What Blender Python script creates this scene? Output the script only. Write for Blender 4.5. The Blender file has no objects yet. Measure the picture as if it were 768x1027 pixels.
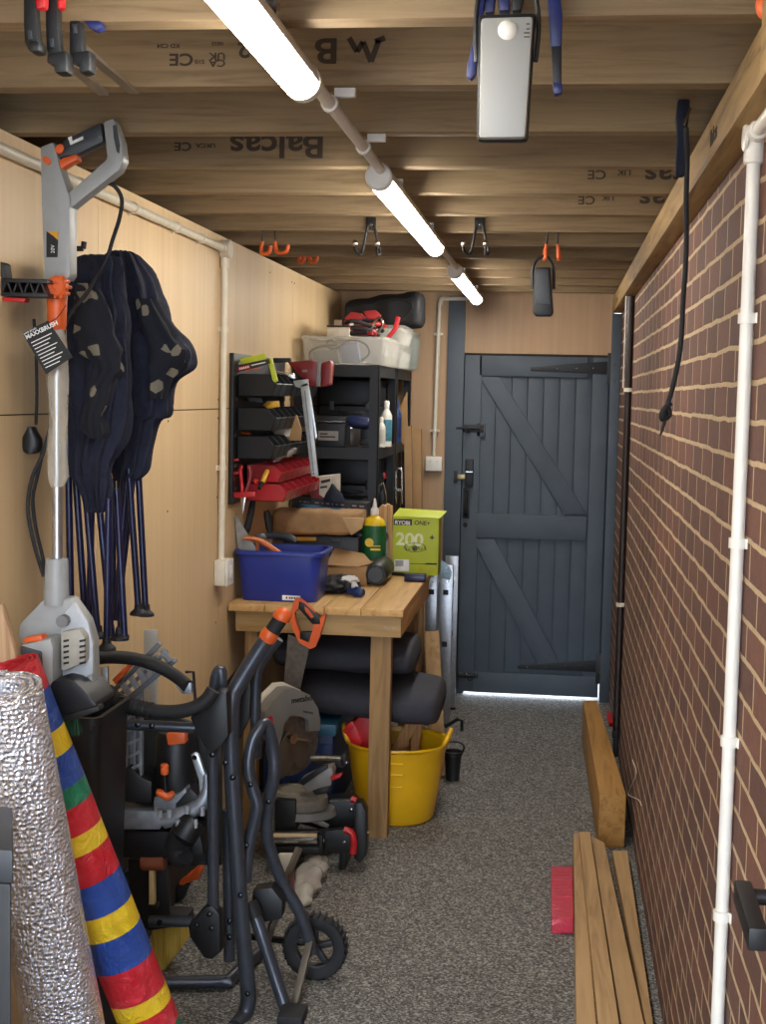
import bpy, bmesh, math, random
from mathutils import Vector as V, Matrix as MX, noise as NZ
random.seed(7)
SC = bpy.context.scene
COL = SC.collection
R = math.radians
# ------------------------------------------------------------------ camera
CX, CY, F, H = 384.0, 513.5, 1400.0, 1.5
YAW, PIT, ROL = .1223, -.0834, .0210
cy_, sy_, cp_, sp_, cr_, sr_ = math.cos(YAW), math.sin(YAW), math.cos(PIT), math.sin(PIT), math.cos(ROL), math.sin(ROL)
fw = V((-sy_ * cp_, cy_ * cp_, sp_)); r0 = V((cy_, sy_, 0)); u0 = r0.cross(fw)
rt = r0 * cr_ + u0 * sr_; up = u0 * cr_ - r0 * sr_
cam_d = bpy.data.cameras.new('camera'); cam = bpy.data.objects.new('camera', cam_d); COL.objects.link(cam)
m = MX.Identity(4)
for i in range(3):
    m[i][0], m[i][1], m[i][2] = rt[i], up[i], -fw[i]
m[2][3] = H
cam.matrix_world = m
cam_d.sensor_fit = 'VERTICAL'; cam_d.sensor_height = 36; cam_d.lens = F / 1027 * 36
cam_d.clip_start = .05; cam_d.clip_end = 200
SC.camera = cam
# ------------------------------------------------------------------ sky, exposure
w = bpy.data.worlds.new('sky'); SC.world = w; w.use_nodes = True
bg = w.node_tree.nodes['Background']; bg.inputs[0].default_value = (.74, .85, 1, 1); bg.inputs[1].default_value = 5.0
TUBE_POWER = 21.0
vs = SC.view_settings
SC.display_settings.display_device = 'sRGB'
vs.view_transform = 'Standard'; vs.look = 'None'; vs.gamma = 1; vs.use_curve_mapping = False; vs.exposure = 1.45

def ray(x, y):
    return rt * ((x - CX) / F) - up * ((y - CY) / F) + fw
def P(x, y, Y):                       # the point seen at (x, y) that lies Y metres down the room
    d = ray(x, y); return d * (Y / d.y) + V((0, 0, H))
def PX(x, y, X):
    d = ray(x, y); return d * (X / d.x) + V((0, 0, H))
def PZ(x, y, Z=0.0):
    d = ray(x, y); return d * ((Z - H) / d.z) + V((0, 0, H))

# ------------------------------------------------------------------ materials
MATS = {}
def nodes(name):
    mt = bpy.data.materials.new(name); mt.use_nodes = True
    nt = mt.node_tree; b = nt.nodes['Principled BSDF']
    return mt, nt, b
def s2l(c):
    return tuple(((v / 255) / 12.92 if v / 255 <= .04045 else ((v / 255 + .055) / 1.055) ** 2.4) for v in c) + (1,)
def coord(nt, scale=(1, 1, 1), rot=(0, 0, 0), kind='Object'):
    t = nt.nodes.new('ShaderNodeTexCoord'); mp = nt.nodes.new('ShaderNodeMapping')
    mp.inputs['Scale'].default_value = scale; mp.inputs['Rotation'].default_value = rot
    nt.links.new(t.outputs[kind], mp.inputs[0]); return mp.outputs[0]
def noise(nt, vec, scale, detail=4, rough=.55, dist=0.0):
    n = nt.nodes.new('ShaderNodeTexNoise'); n.inputs['Scale'].default_value = scale; n.inputs['Detail'].default_value = detail
    n.inputs['Roughness'].default_value = rough; n.inputs['Distortion'].default_value = dist
    nt.links.new(vec, n.inputs['Vector']); return n.outputs['Fac']
def ramp(nt, fac, stops, interp='LINEAR'):
    r = nt.nodes.new('ShaderNodeValToRGB'); cr = r.color_ramp; cr.interpolation = interp
    while len(cr.elements) < len(stops): cr.elements.new(.5)
    for e, (p, c) in zip(cr.elements, stops): e.position = p; e.color = c
    nt.links.new(fac, r.inputs[0]); return r.outputs[0]
def mix(nt, fac, a, b, mode='MIX'):
    n = nt.nodes.new('ShaderNodeMix'); n.data_type = 'RGBA'; n.blend_type = mode
    for k, v in ((0, fac), (6, a), (7, b)):
        if hasattr(v, 'is_linked') or hasattr(v, 'links'): nt.links.new(v, n.inputs[k])
        else: n.inputs[k].default_value = v
    return n.outputs[2]
def bump(nt, b, h, strength=.3, dist=.01):
    n = nt.nodes.new('ShaderNodeBump'); n.inputs['Strength'].default_value = strength; n.inputs['Distance'].default_value = dist
    nt.links.new(h, n.inputs['Height']); nt.links.new(n.outputs[0], b.inputs['Normal'])
def mat(name, rgb, rough=.5, metal=0.0, var=.12, scale=30, bmp=0.0, spec=.5, coat=0.0):
    if name in MATS: return MATS[name]
    mt, nt, b = nodes(name)
    c = s2l(rgb); vec = coord(nt); n = noise(nt, vec, scale, 3)
    lo = tuple(v * (1 - var) for v in c[:3]) + (1,); hi = tuple(min(1, v * (1 + var)) for v in c[:3]) + (1,)
    nt.links.new(ramp(nt, n, [(.3, lo), (.7, hi)]), b.inputs['Base Color'])
    b.inputs['Roughness'].default_value = rough; b.inputs['Metallic'].default_value = metal
    b.inputs['Specular IOR Level'].default_value = spec; b.inputs['Coat Weight'].default_value = coat
    if bmp: bump(nt, b, n, bmp, .004)
    MATS[name] = mt; return mt
def wood(name, light, dark, axis='X', rough=.6, knots=True, grain=1.0, bmp=.15):
    if name in MATS: return MATS[name]
    mt, nt, b = nodes(name)
    sc = {'X': (.8, 14, 14), 'Y': (14, .8, 14), 'Z': (14, 14, .8)}[axis]
    sk = {'X': (2.2, 9, 9), 'Y': (9, 2.2, 9), 'Z': (9, 9, 2.2)}[axis]
    g = noise(nt, coord(nt, tuple(v * grain for v in sc)), 2.2, 6, .62, .9)
    L, D = s2l(light), s2l(dark)
    c = ramp(nt, g, [(.32, D), (.5, tuple((a * .7 + b_ * .3) for a, b_ in zip(L, D))), (.68, L)])
    big = noise(nt, coord(nt, (1, 1, 1)), 1.6, 2)
    c = mix(nt, .35, c, ramp(nt, big, [(.3, (.72, .72, .70, 1)), (.7, (1.0, 1.0, 1.0, 1))]), 'MULTIPLY')
    if knots:
        v = nt.nodes.new('ShaderNodeTexVoronoi'); v.inputs['Scale'].default_value = .75; nt.links.new(coord(nt, sk), v.inputs['Vector'])
        kn = ramp(nt, v.outputs['Distance'], [(.03, (1, 1, 1, 1)), (.11, (0, 0, 0, 1))])
        c = mix(nt, kn, c, tuple(v_ * .45 for v_ in D[:3]) + (1,))
    nt.links.new(c, b.inputs['Base Color']); b.inputs['Roughness'].default_value = rough; b.inputs['Specular IOR Level'].default_value = .3
    bump(nt, b, g, bmp, .003); MATS[name] = mt; return mt
def emit(name, rgb, strength):
    mt, nt, b = nodes(name)
    b.inputs['Base Color'].default_value = (1, 1, 1, 1); b.inputs['Emission Color'].default_value = rgb + (1,); b.inputs['Emission Strength'].default_value = strength
    return mt
def clear(name, rgb, alpha=.35, rough=.2):
    mt, nt, b = nodes(name)
    b.inputs['Base Color'].default_value = s2l(rgb); b.inputs['Roughness'].default_value = rough
    n = noise(nt, coord(nt), 25, 3)
    tr = nt.nodes.new('ShaderNodeBsdfTransparent'); mx = nt.nodes.new('ShaderNodeMixShader')
    f = nt.nodes.new('ShaderNodeMapRange'); f.inputs[3].default_value = alpha * .75; f.inputs[4].default_value = min(1, alpha * 1.25)
    nt.links.new(n, f.inputs[0]); nt.links.new(f.outputs[0], mx.inputs[0])
    nt.links.new(tr.outputs[0], mx.inputs[1]); nt.links.new(b.outputs[0], mx.inputs[2])
    nt.links.new(mx.outputs[0], nt.nodes['Material Output'].inputs[0]); MATS[name] = mt; return mt

M_JOIST = wood('treated_joist_wood', (146, 124, 94), (118, 98, 72), 'X', .7, True, 2.2)
M_LEDGE = wood('treated_ledger_wood', (178, 146, 96), (120, 94, 60), 'Y', .7)
M_TIMB = wood('sawn_timber', (186, 138, 74), (140, 98, 48), 'Y', .6)
M_TIMB2 = wood('planed_timber', (196, 160, 112), (152, 118, 78), 'Y', .65)
M_BENCH = wood('bench_top_wood', (222, 180, 118), (186, 140, 84), 'Y', .55)
M_BENCHX = wood('bench_apron_wood', (196, 162, 110), (158, 124, 78), 'X', .6)
M_BENCHZ = wood('bench_leg_wood', (172, 136, 90), (124, 94, 58), 'Z', .6)
M_CARD = mat('brown_card', (166, 130, 88), .85, 0, .08, 14, .1)
M_PAPER = mat('kraft_paper', (168, 132, 90), .8, 0, .15, 22, .5)
M_OFFCUT = wood('pale_offcut_wood', (206, 164, 112), (160, 120, 76), 'Z', .6, False)
M_WHITE = mat('white_plastic', (226, 222, 212), .35, 0, .04, 20)
M_BLACK = mat('black_plastic', (19, 20, 22), .48, 0, .2, 40)
M_BLACKM = mat('black_powder_metal', (17, 18, 20), .5, .0, .2, 90)
M_RUBBER = mat('black_rubber', (22, 22, 24), .7, 0, .2, 50)
M_TUBE = mat('charcoal_tube_steel', (68, 72, 80), .34, .45, .1, 60)
M_GREYP = mat('light_grey_plastic', (150, 152, 150), .42, 0, .05, 30)
M_DGREY = mat('dark_grey_plastic', (52, 55, 60), .45, 0, .1, 30)
M_ORANGE = mat('orange_plastic', (214, 92, 34), .42, 0, .08, 30)
M_RED = mat('red_plastic', (178, 24, 28), .38, 0, .12, 30)
M_ALU = mat('aluminium', (176, 178, 182), .34, .9, .1, 60)
M_STEEL = mat('bright_steel', (196, 194, 188), .22, 1, .06, 50)
M_CAST = mat('cast_alloy', (150, 154, 160), .45, .6, .2, 40)
M_NAVYF = mat('navy_fabric', (24, 28, 46), .9, 0, .3, 60, .5)
M_NAVYT = mat('navy_painted_tube', (24, 28, 62), .32, .2, .1, 40)
M_BLUEP = mat('blue_tote_plastic', (38, 54, 140), .38, 0, .07, 12)
M_BLUEC = mat('blue_clamp_plastic', (34, 42, 96), .4, 0, .1, 30)
M_YELLOW = mat('yellow_tub_plastic', (226, 172, 18), .4, 0, .06, 8)
M_LIME = mat('lime_card', (178, 190, 36), .55, 0, .05, 12)
M_TEAL = mat('teal_plastic', (36, 84, 110), .5, 0, .1, 20)
M_SLATE = mat('slate_mattress_fabric', (58, 59, 66), .85, 0, .12, 40, .3)
M_DOOR = mat('slate_grey_door_paint', (74, 84, 94), .55, 0, .08, 10)
M_CREAM = mat('cream_plastic', (222, 214, 194), .4, 0, .06, 30)
M_BROWNPIPE = mat('brown_pipe_plastic', (44, 32, 28), .45, 0, .1, 20)
M_INK = mat('dark_ink', (62, 50, 38), .8)
M_INKB = mat('black_ink', (18, 18, 18), .6)
M_INKW = mat('white_ink', (228, 228, 224), .6)
M_BLUED = mat('deep_blue_plastic', (24, 46, 92), .45, 0, .1, 20)
M_YELS = mat('yellow_soft_plastic', (236, 196, 26), .4, 0, .06, 20)
M_GREEN = mat('green_label', (24, 92, 44), .5, 0, .2, 60)
M_BRASS = mat('brass', (150, 132, 96), .35, .8, .1, 40)
M_BLADE = mat('saw_blade_steel', (120, 114, 106), .33, .75, .2, 60)
M_CONC = mat('pale_concrete', (130, 130, 130), .9, 0, .1, 5)
M_BRISTLE = wood('yellow_bristle', (214, 184, 84), (150, 118, 40), 'Z', .7, False, 3.0)

def plywood(name, light, dark):
    mt, nt, b = nodes(name)
    g = noise(nt, coord(nt, (22, 22, .7)), 1.6, 6, .6, .5)
    g2 = noise(nt, coord(nt, (3, 3, .35)), 1.5, 3, .5, .8)
    L, D = s2l(light), s2l(dark)
    c = mix(nt, .5, ramp(nt, g, [(.3, D), (.7, L)]), ramp(nt, g2, [(.3, D), (.7, L)]))
    nt.links.new(c, b.inputs['Base Color']); b.inputs['Roughness'].default_value = .5; b.inputs['Specular IOR Level'].default_value = .35
    bump(nt, b, g, .06, .002); return mt
M_PLY = plywood('plywood_sheet', (224, 196, 152), (204, 174, 130))
M_PLYB = plywood('plywood_red_faced', (196, 162, 126), (174, 140, 106))

def brick_mat():
    mt, nt, b = nodes('red_brown_brick')
    t = nt.nodes.new('ShaderNodeTexCoord'); s = nt.nodes.new('ShaderNodeSeparateXYZ'); c = nt.nodes.new('ShaderNodeCombineXYZ')
    nt.links.new(t.outputs['Object'], s.inputs[0]); nt.links.new(s.outputs[1], c.inputs[0]); nt.links.new(s.outputs[2], c.inputs[1])
    wob = nt.nodes.new('ShaderNodeTexNoise'); wob.inputs['Scale'].default_value = 9; nt.links.new(c.outputs[0], wob.inputs['Vector'])
    va = nt.nodes.new('ShaderNodeVectorMath'); va.operation = 'MULTIPLY_ADD'; va.inputs[1].default_value = (.011, .011, 0); nt.links.new(wob.outputs['Color'], va.inputs[0]); nt.links.new(c.outputs[0], va.inputs[2])
    br = nt.nodes.new('ShaderNodeTexBrick'); nt.links.new(va.outputs[0], br.inputs['Vector'])
    br.inputs['Scale'].default_value = 1; br.inputs['Brick Width'].default_value = .190; br.inputs['Row Height'].default_value = .0615
    br.inputs['Mortar Size'].default_value = .0053; br.inputs['Mortar Smooth'].default_value = .25; br.inputs['Bias'].default_value = -.1
    br.inputs['Color1'].default_value = s2l((122, 82, 68)); br.inputs['Color2'].default_value = s2l((94, 66, 58)); br.inputs['Mortar'].default_value = s2l((206, 182, 146))
    n1 = noise(nt, c.outputs[0], 45, 6, .7); n2 = noise(nt, c.outputs[0], 4, 3)
    col = mix(nt, .55, br.outputs['Color'], ramp(nt, n1, [(.3, (.55, .52, .5, 1)), (.7, (1.15, 1.1, 1.05, 1))]), 'MULTIPLY')
    col = mix(nt, .4, col, ramp(nt, n2, [(.3, (.7, .7, .72, 1)), (.7, (1.1, 1.05, 1, 1))]), 'MULTIPLY')
    nt.links.new(col, b.inputs['Base Color']); b.inputs['Roughness'].default_value = .8
    h = nt.nodes.new('ShaderNodeMath'); h.operation = 'MULTIPLY_ADD'; h.inputs[1].default_value = -1.0
    n3 = nt.nodes.new('ShaderNodeMath'); n3.operation = 'MULTIPLY'; n3.inputs[1].default_value = .35; nt.links.new(n1, n3.inputs[0])
    nt.links.new(br.outputs['Fac'], h.inputs[0]); nt.links.new(n3.outputs[0], h.inputs[2])
    bump(nt, b, h.outputs[0], .7, .006); return mt
M_BRICK = brick_mat()
def floor_mat():
    mt, nt, b = nodes('speckled_grey_floor')
    v = nt.nodes.new('ShaderNodeTexVoronoi'); v.inputs['Scale'].default_value = 190; nt.links.new(coord(nt), v.inputs['Vector'])
    sp = nt.nodes.new('ShaderNodeSeparateColor'); nt.links.new(v.outputs['Color'], sp.inputs[0])
    c = ramp(nt, sp.outputs[0], [(0, s2l((62, 61, 60))), (.4, s2l((98, 96, 92))), (.7, s2l((126, 123, 117))), (1, s2l((172, 168, 158)))])
    n = noise(nt, coord(nt), 2.5, 4)
    c = mix(nt, .3, c, ramp(nt, n, [(.3, (.75, .75, .75, 1)), (.7, (1.1, 1.1, 1.1, 1))]), 'MULTIPLY')
    nt.links.new(c, b.inputs['Base Color']); b.inputs['Roughness'].default_value = .75; b.inputs['Specular IOR Level'].default_value = .3
    bump(nt, b, sp.outputs[1], .35, .003); return mt
M_FLOOR = floor_mat()
def foil_mat():
    mt, nt, b = nodes('bubble_foil')
    v = nt.nodes.new('ShaderNodeTexVoronoi'); v.inputs['Scale'].default_value = 120; v.inputs['Randomness'].default_value = .6; nt.links.new(coord(nt), v.inputs['Vector'])
    n = noise(nt, coord(nt), 32, 5, .7, 1.5)
    a = nt.nodes.new('ShaderNodeMath'); a.operation = 'MULTIPLY_ADD'; a.inputs[1].default_value = .9
    nt.links.new(n, a.inputs[0]); nt.links.new(v.outputs['Distance'], a.inputs[2])
    b.inputs['Base Color'].default_value = s2l((240, 240, 246)); b.inputs['Metallic'].default_value = .78; b.inputs['Roughness'].default_value = .26
    bump(nt, b, a.outputs[0], .8, .009); return mt
M_FOIL = foil_mat()

# ------------------------------------------------------------------ mesh builder
class MB:
    def __init__(s): s.b = bmesh.new()
    def _take(s, bm2, mtx=None):
        if mtx is not None: bmesh.ops.transform(bm2, matrix=mtx, verts=bm2.verts)
        me = bpy.data.meshes.new('t'); bm2.to_mesh(me); bm2.free(); s.b.from_mesh(me); bpy.data.meshes.remove(me); return s
    def box(s, a, b, bev=0.0, mtx=None):
        bm = bmesh.new(); a, b = V(a), V(b); c = (a + b) / 2; d = b - a
        bmesh.ops.create_cube(bm, size=1, matrix=MX.Translation(c) @ MX.Diagonal((abs(d.x), abs(d.y), abs(d.z), 1)))
        if bev: bmesh.ops.bevel(bm, geom=bm.edges[:], offset=bev, segments=2, affect='EDGES', profile=.6)
        return s._take(bm, mtx)
    def beam(s, p, q, wx, wz, bev=0.0, upv=(0, 0, 1)):           # rectangular bar from p to q
        p, q = V(p), V(q); d = (q - p); L = d.length; d.normalize(); upv = V(upv)
        if abs(d.dot(upv)) > .99: upv = V((0, 1, 0))
        x = d.cross(upv).normalized(); z = x.cross(d)
        mt = MX(((x.x, d.x, z.x, p.x), (x.y, d.y, z.y, p.y), (x.z, d.z, z.z, p.z), (0, 0, 0, 1)))
        return s.box((-wx / 2, 0, -wz / 2), (wx / 2, L, wz / 2), bev, mt)
    def prism(s, pts, ext, bev=0.0, seg=2):                       # planar outline pushed along ext
        bm = bmesh.new(); ext = V(ext)
        lo = [bm.verts.new(V(p)) for p in pts]; hi = [bm.verts.new(V(p) + ext) for p in pts]; n = len(pts)
        bm.faces.new(lo); bm.faces.new(hi[::-1])
        for i in range(n): bm.faces.new((lo[i], hi[i], hi[(i + 1) % n], lo[(i + 1) % n]))
        bmesh.ops.recalc_face_normals(bm, faces=bm.faces)
        if bev: bmesh.ops.bevel(bm, geom=bm.edges[:], offset=bev, segments=seg, affect='EDGES', profile=.6, clamp_overlap=True)
        return s._take(bm)
    def slab(s, px, Y, thick, bev=0.0):                           # outline seen in the photo, at depth Y, with real thickness
        return s.prism([P(x, y, Y) for x, y in px], (0, thick, 0), bev)
    def rings(s, rs, cap=True, close=False):
        bm = bmesh.new(); vv = [[bm.verts.new(p) for p in r] for r in rs]; n = len(rs[0])
        k = len(vv)
        for i in range(k if close else k - 1):
            A, B = vv[i], vv[(i + 1) % k]
            for j in range(n): bm.faces.new((A[j], A[(j + 1) % n], B[(j + 1) % n], B[j]))
        if cap and not close: bm.faces.new(vv[0][::-1]); bm.faces.new(vv[-1])
        bmesh.ops.recalc_face_normals(bm, faces=bm.faces)
        return s._take(bm)
    def tube(s, pts, r, seg=12, smooth=0, close=False):
        pts = [V(p) for p in pts]
        rr = r if isinstance(r, (list, tuple)) else [r] * len(pts)
        if smooth:
            np_, nr = [], []; n = len(pts)
            for i in range(n if close else n - 1):
                g = lambda k: pts[k % n] if close else pts[max(0, min(n - 1, k))]
                p0, p1, p2, p3 = g(i - 1), g(i), g(i + 1), g(i + 2)
                for k in range(smooth):
                    t = k / smooth
                    np_.append(.5 * ((2 * p1) + (p2 - p0) * t + (2 * p0 - 5 * p1 + 4 * p2 - p3) * t * t + (3 * p1 - p0 - 3 * p2 + p3) * t ** 3))
                    nr.append(rr[i] * (1 - t) + rr[(i + 1) % n] * t)
            if not close: np_.append(pts[-1]); nr.append(rr[-1])
            pts, rr = np_, nr
        n = len(pts); rs = []; x = None
        for i in range(n):
            a = pts[i - 1] if (i or close) else pts[i]; b = pts[(i + 1) % n] if (i < n - 1 or close) else pts[i]
            d = (b - a).normalized()
            if x is None:
                x = d.orthogonal().normalized()
            else:
                x = (x - d * x.dot(d)); x = x.normalized() if x.length > 1e-6 else d.orthogonal().normalized()
            y = d.cross(x)
            rs.append([pts[i] + (x * math.cos(2 * math.pi * j / seg) + y * math.sin(2 * math.pi * j / seg)) * rr[i] for j in range(seg)])
        return s.rings(rs, True, close)
    def cyl(s, p, q, r, seg=20, r2=None, bev=0.0):
        p, q = V(p), V(q); r2 = r if r2 is None else r2
        if bev:
            d = (q - p).normalized() * bev
            return s.tube([p, p + d, q - d, q], [r - bev, r, r2, r2 - bev], seg)
        return s.tube([p, q], [r, r2], seg)
    def lathe(s, prof, c, axis=(0, 0, 1), seg=28, squash=(1, 1), close=False):  # (radius, height) pairs about an axis through c
        a = V(axis).normalized(); x = a.orthogonal().normalized() if abs(a.z) < .99 else V((1, 0, 0)); y = a.cross(x); c = V(c)
        rs = [[c + a * h + (x * math.cos(2 * math.pi * j / seg) * squash[0] + y * math.sin(2 * math.pi * j / seg) * squash[1]) * max(r, 1e-4) for j in range(seg)] for r, h in prof]
        return s.rings(rs, not close, close)
    def loft(s, secs, seg=20, power=.8, wob=0.0, freq=12, sub=1, fold=0.0, nf=9):   # secs: (centre, half vector a, half vector b)
        if sub > 1:
            out = []; n = len(secs)
            for i in range(n - 1):
                for k in range(sub):
                    t = k / sub; q = []
                    for e in range(3):
                        p0, p1, p2, p3 = [V(secs[max(0, min(n - 1, i + o))][e]) for o in (-1, 0, 1, 2)]
                        q.append(.5 * ((2 * p1) + (p2 - p0) * t + (2 * p0 - 5 * p1 + 4 * p2 - p3) * t * t + (3 * p1 - p0 - 3 * p2 + p3) * t ** 3))
                    out.append(q)
            secs = out + [secs[-1]]
        rs = []
        for c, a, b in secs:
            c, a, b = V(c), V(a), V(b); ring = []
            for j in range(seg):
                t = 2 * math.pi * j / seg; ct, st = math.cos(t), math.sin(t)
                p = c + a * math.copysign(abs(ct) ** power, ct) + b * math.copysign(abs(st) ** power, st)
                d = (p - c).normalized() if (p - c).length > 1e-6 else V((0, 0, 0))
                if wob: p = p + d * wob * NZ.noise(p * freq)
                if fold: p = p + d * fold * (math.sin(t * nf + 5 * NZ.noise(p * 5)) + .6 * NZ.noise(V((p.x * 40, p.y * 40, p.z * 9))))
                ring.append(p)
            rs.append(ring)
        return s.rings(rs)
    def blob(s, c, rad, wob=.2, freq=3, sub=3):
        bm = bmesh.new(); bmesh.ops.create_icosphere(bm, subdivisions=sub, radius=1)
        for v in bm.verts:
            k = 1 + wob * NZ.noise(v.co * freq + V(c) * 7)
            v.co = V((v.co.x * rad[0], v.co.y * rad[1], v.co.z * rad[2])) * k + V(c)
        return s._take(bm)
    def coil(s, p0, p1, r, turns, th, seg=22, oval=1.0, phase=0.0):   # a sheet rolled up along p0-p1
        p0, p1 = V(p0), V(p1); d = (p1 - p0).normalized(); x = d.cross(V((0, 1, 0))).normalized(); y = d.cross(x)
        n = int(seg * turns); prof = []
        for i in range(n + 1):
            t = i / seg * 2 * math.pi + phase; rad = r - (n - i) / seg * th * 2.2
            prof.append((t, rad))
        L = 26; bm = bmesh.new(); g = []
        for k in range(L + 1):
            c = p0.lerp(p1, k / L); row = []
            for off in (0, th):
                row.append([bm.verts.new(c + (x * math.cos(t) + y * math.sin(t) * oval) * (rad - off) * (1 + .03 * NZ.noise(V((t, k * .35, r * 50))))) for t, rad in prof])
            g.append(row)
        for k in range(L):
            for i in range(n):
                o = g[k][0]; o2 = g[k + 1][0]; bm.faces.new((o[i], o[i + 1], o2[i + 1], o2[i]))
                o = g[k][1]; o2 = g[k + 1][1]; bm.faces.new((o[i], o2[i], o2[i + 1], o[i + 1]))
            for i in (0, n): bm.faces.new((g[k][0][i], g[k + 1][0][i], g[k + 1][1][i], g[k][1][i]))
        for k in (0, L):
            for i in range(n): bm.faces.new((g[k][0][i], g[k][1][i], g[k][1][i + 1], g[k][0][i + 1]))
        bmesh.ops.recalc_face_normals(bm, faces=bm.faces)
        return s._take(bm)
    def text(s, body, o, right, upd, size, depth=.0006, bold=0.0, wide=1.0):           # printed lettering: baseline start o
        cu = bpy.data.curves.new('t', 'FONT'); cu.body = body; cu.size = size; cu.extrude = depth; cu.offset = bold * size
        ob = bpy.data.objects.new('t', cu); COL.objects.link(ob)
        dg = bpy.context.evaluated_depsgraph_get(); me = bpy.data.meshes.new_from_object(ob.evaluated_get(dg))
        bpy.data.objects.remove(ob); bpy.data.curves.remove(cu)
        x = V(right).normalized(); y = V(upd); y = (y - x * y.dot(x)).normalized(); z = x.cross(y); o = V(o)
        bm = bmesh.new(); bm.from_mesh(me); bpy.data.meshes.remove(me)
        return s._take(bm, MX(((x.x, y.x, z.x, o.x), (x.y, y.y, z.y, o.y), (x.z, y.z, z.z, o.z), (0, 0, 0, 1))) @ MX.Diagonal((wide, 1, 1, 1)))
    def bounds(s):
        c = [v.co for v in s.b.verts]
        return V([min(p[i] for p in c) for i in range(3)]), V([max(p[i] for p in c) for i in range(3)])
    def build(s, name, material, parent=None, origin=None, flat=False):
        o_ = V(origin) if origin is not None else V((0, 0, 0))
        bmesh.ops.translate(s.b, vec=-o_, verts=s.b.verts)
        me = bpy.data.meshes.new(name); s.b.to_mesh(me); s.b.free()
        me.materials.append(material)
        if not flat:
            me.shade_smooth(); me.set_sharp_from_angle(angle=R(38))
        ob = bpy.data.objects.new(name, me); COL.objects.link(ob)
        if parent is not None: ob.parent = parent
        else: ob.location = o_
        return ob
class Thing:
    def __init__(s, name, label, cat, loc, group=None, kind=None):
        o = bpy.data.objects.new(name, None); COL.objects.link(o); o.location = V(loc); o.empty_display_size = .05
        o['label'] = label; o['category'] = cat
        if group: o['group'] = group
        if kind: o['kind'] = kind
        s.o = o; s.loc = V(loc)
    def part(s, name, mb, material, label=None, under=None, flat=False):
        ob = mb.build(name, material, None, s.loc, flat); ob.location = (0, 0, 0); ob.parent = under or s.o
        if label: ob['label'] = label
        return ob
def solo(name, label, cat, mb, material, group=None, flat=False):
    lo, hi = mb.bounds(); ob = mb.build(name, material, None, ((lo.x + hi.x) / 2, (lo.y + hi.y) / 2, lo.z), flat)
    ob['label'] = label; ob['category'] = cat
    if group: ob['group'] = group
    return ob
def struct(name, mb, material, label=None, parent=None):
    ob = mb.build(name, material, parent); ob['kind'] = 'structure'
    if label: ob['label'] = label
    return ob
def copy_thing(root, shift, label, group=None):
    r = root.copy(); COL.objects.link(r); r.location = root.location + V(shift); r['label'] = label
    if group: r['group'] = group
    for ch in [c for c in bpy.data.objects if c.parent == root]:
        c = ch.copy(); COL.objects.link(c); c.parent = r
        for g in [q for q in bpy.data.objects if q.parent == ch]:
            d = g.copy(); COL.objects.link(d); d.parent = c
    return r
# ================================================================== the room
XL, XR, YB, ZC = -1.085, .30, 6.95, 2.0
YO = -.45                                                         # the open end behind the photographer
struct('floor', MB().box((-1.3, YO, -.06), (.42, 7.06, 0)), M_FLOOR)
struct('driveway_ground', MB().box((-30, -30, -.2), (30, YO, -.03)).box((-30, 7.06, -.2), (30, 40, -.02)), M_CONC)
mb = MB()
seams_y = [YO, .78, 2.0, 3.22, 4.44, 5.66, YB + .1]
for a, b_ in zip(seams_y, seams_y[1:]):
    mb.box((XL - .012, a + .0012, 0), (XL, b_ - .0012, 1.4435)); mb.box((XL - .012, a + .0012, 1.4465), (XL, b_ - .0012, ZC - .002))
wl = struct('wall_left', mb, M_PLY)
struct('wall_left_backing', MB().box((-1.3, YO, 0), (XL - .0125, 7.06, 1.998)).box((-1.3, YO, 1.998), (-1.26, 7.06, 2.2)), mat('dark_backing_board', (70, 56, 42), .9))
mb = MB()                                                          # small screw heads down the sheets
for yy in (2.03, 2.6, 3.19, 3.25, 3.83, 4.41, 5.2, 5.63, 5.69):
    for zz in (.3, .75, 1.16, 1.415, 1.475, 1.95): mb.cyl((XL - .001, yy, zz), (XL + .0012, yy, zz), .0035, 8)
struct('wall_screws', mb, M_INK, parent=None)
struct('wall_right', MB().box((XR, YO, -.05), (XR + .11, 7.06, 2.2)), M_BRICK)
# back wall in pieces round the doorway
struct('wall_back', MB().box((-1.3, YB, 0), (-.545, 7.06, 2.2)).box((-.546, YB, 1.99), (-.469, 7.06, 2.2)).box((-.47, YB, 1.712), (.262, 7.06, 2.2)), M_PLYB)
struct('ceiling', MB().box((-1.3, YO, 2.15), (.41, 7.06, 2.2)), mat('roof_deck_board', (112, 92, 66), .9, 0, .15, 12))
for k in range(-6, 12):
    y = 2.29 + .3986 * k
    j = MB().box((-1.26, y, ZC), (XR - .001, y + .047, 2.149), .002)
    ob = struct('ceiling_joist', j, M_JOIST if k not in (1, 3) else wood('pale_joist_wood', (152, 130, 98), (126, 106, 78), 'X', .7, True, 2.2))
    ob['label'] = 'treated softwood roof joist across the ceiling'
struct('ceiling_ledger', MB().box((.252, YO, 1.922), (XR, 5.40, 1.998), .002).box((.252, 5.402, 1.922), (XR, 6.948, 1.998), .002), M_LEDGE)
p = PX(761, 83, .226)
struct('ceiling_packer', MB().box((.226, .6, p.z), (.2515, p.y, 1.9975), .002), M_LEDGE)

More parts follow.
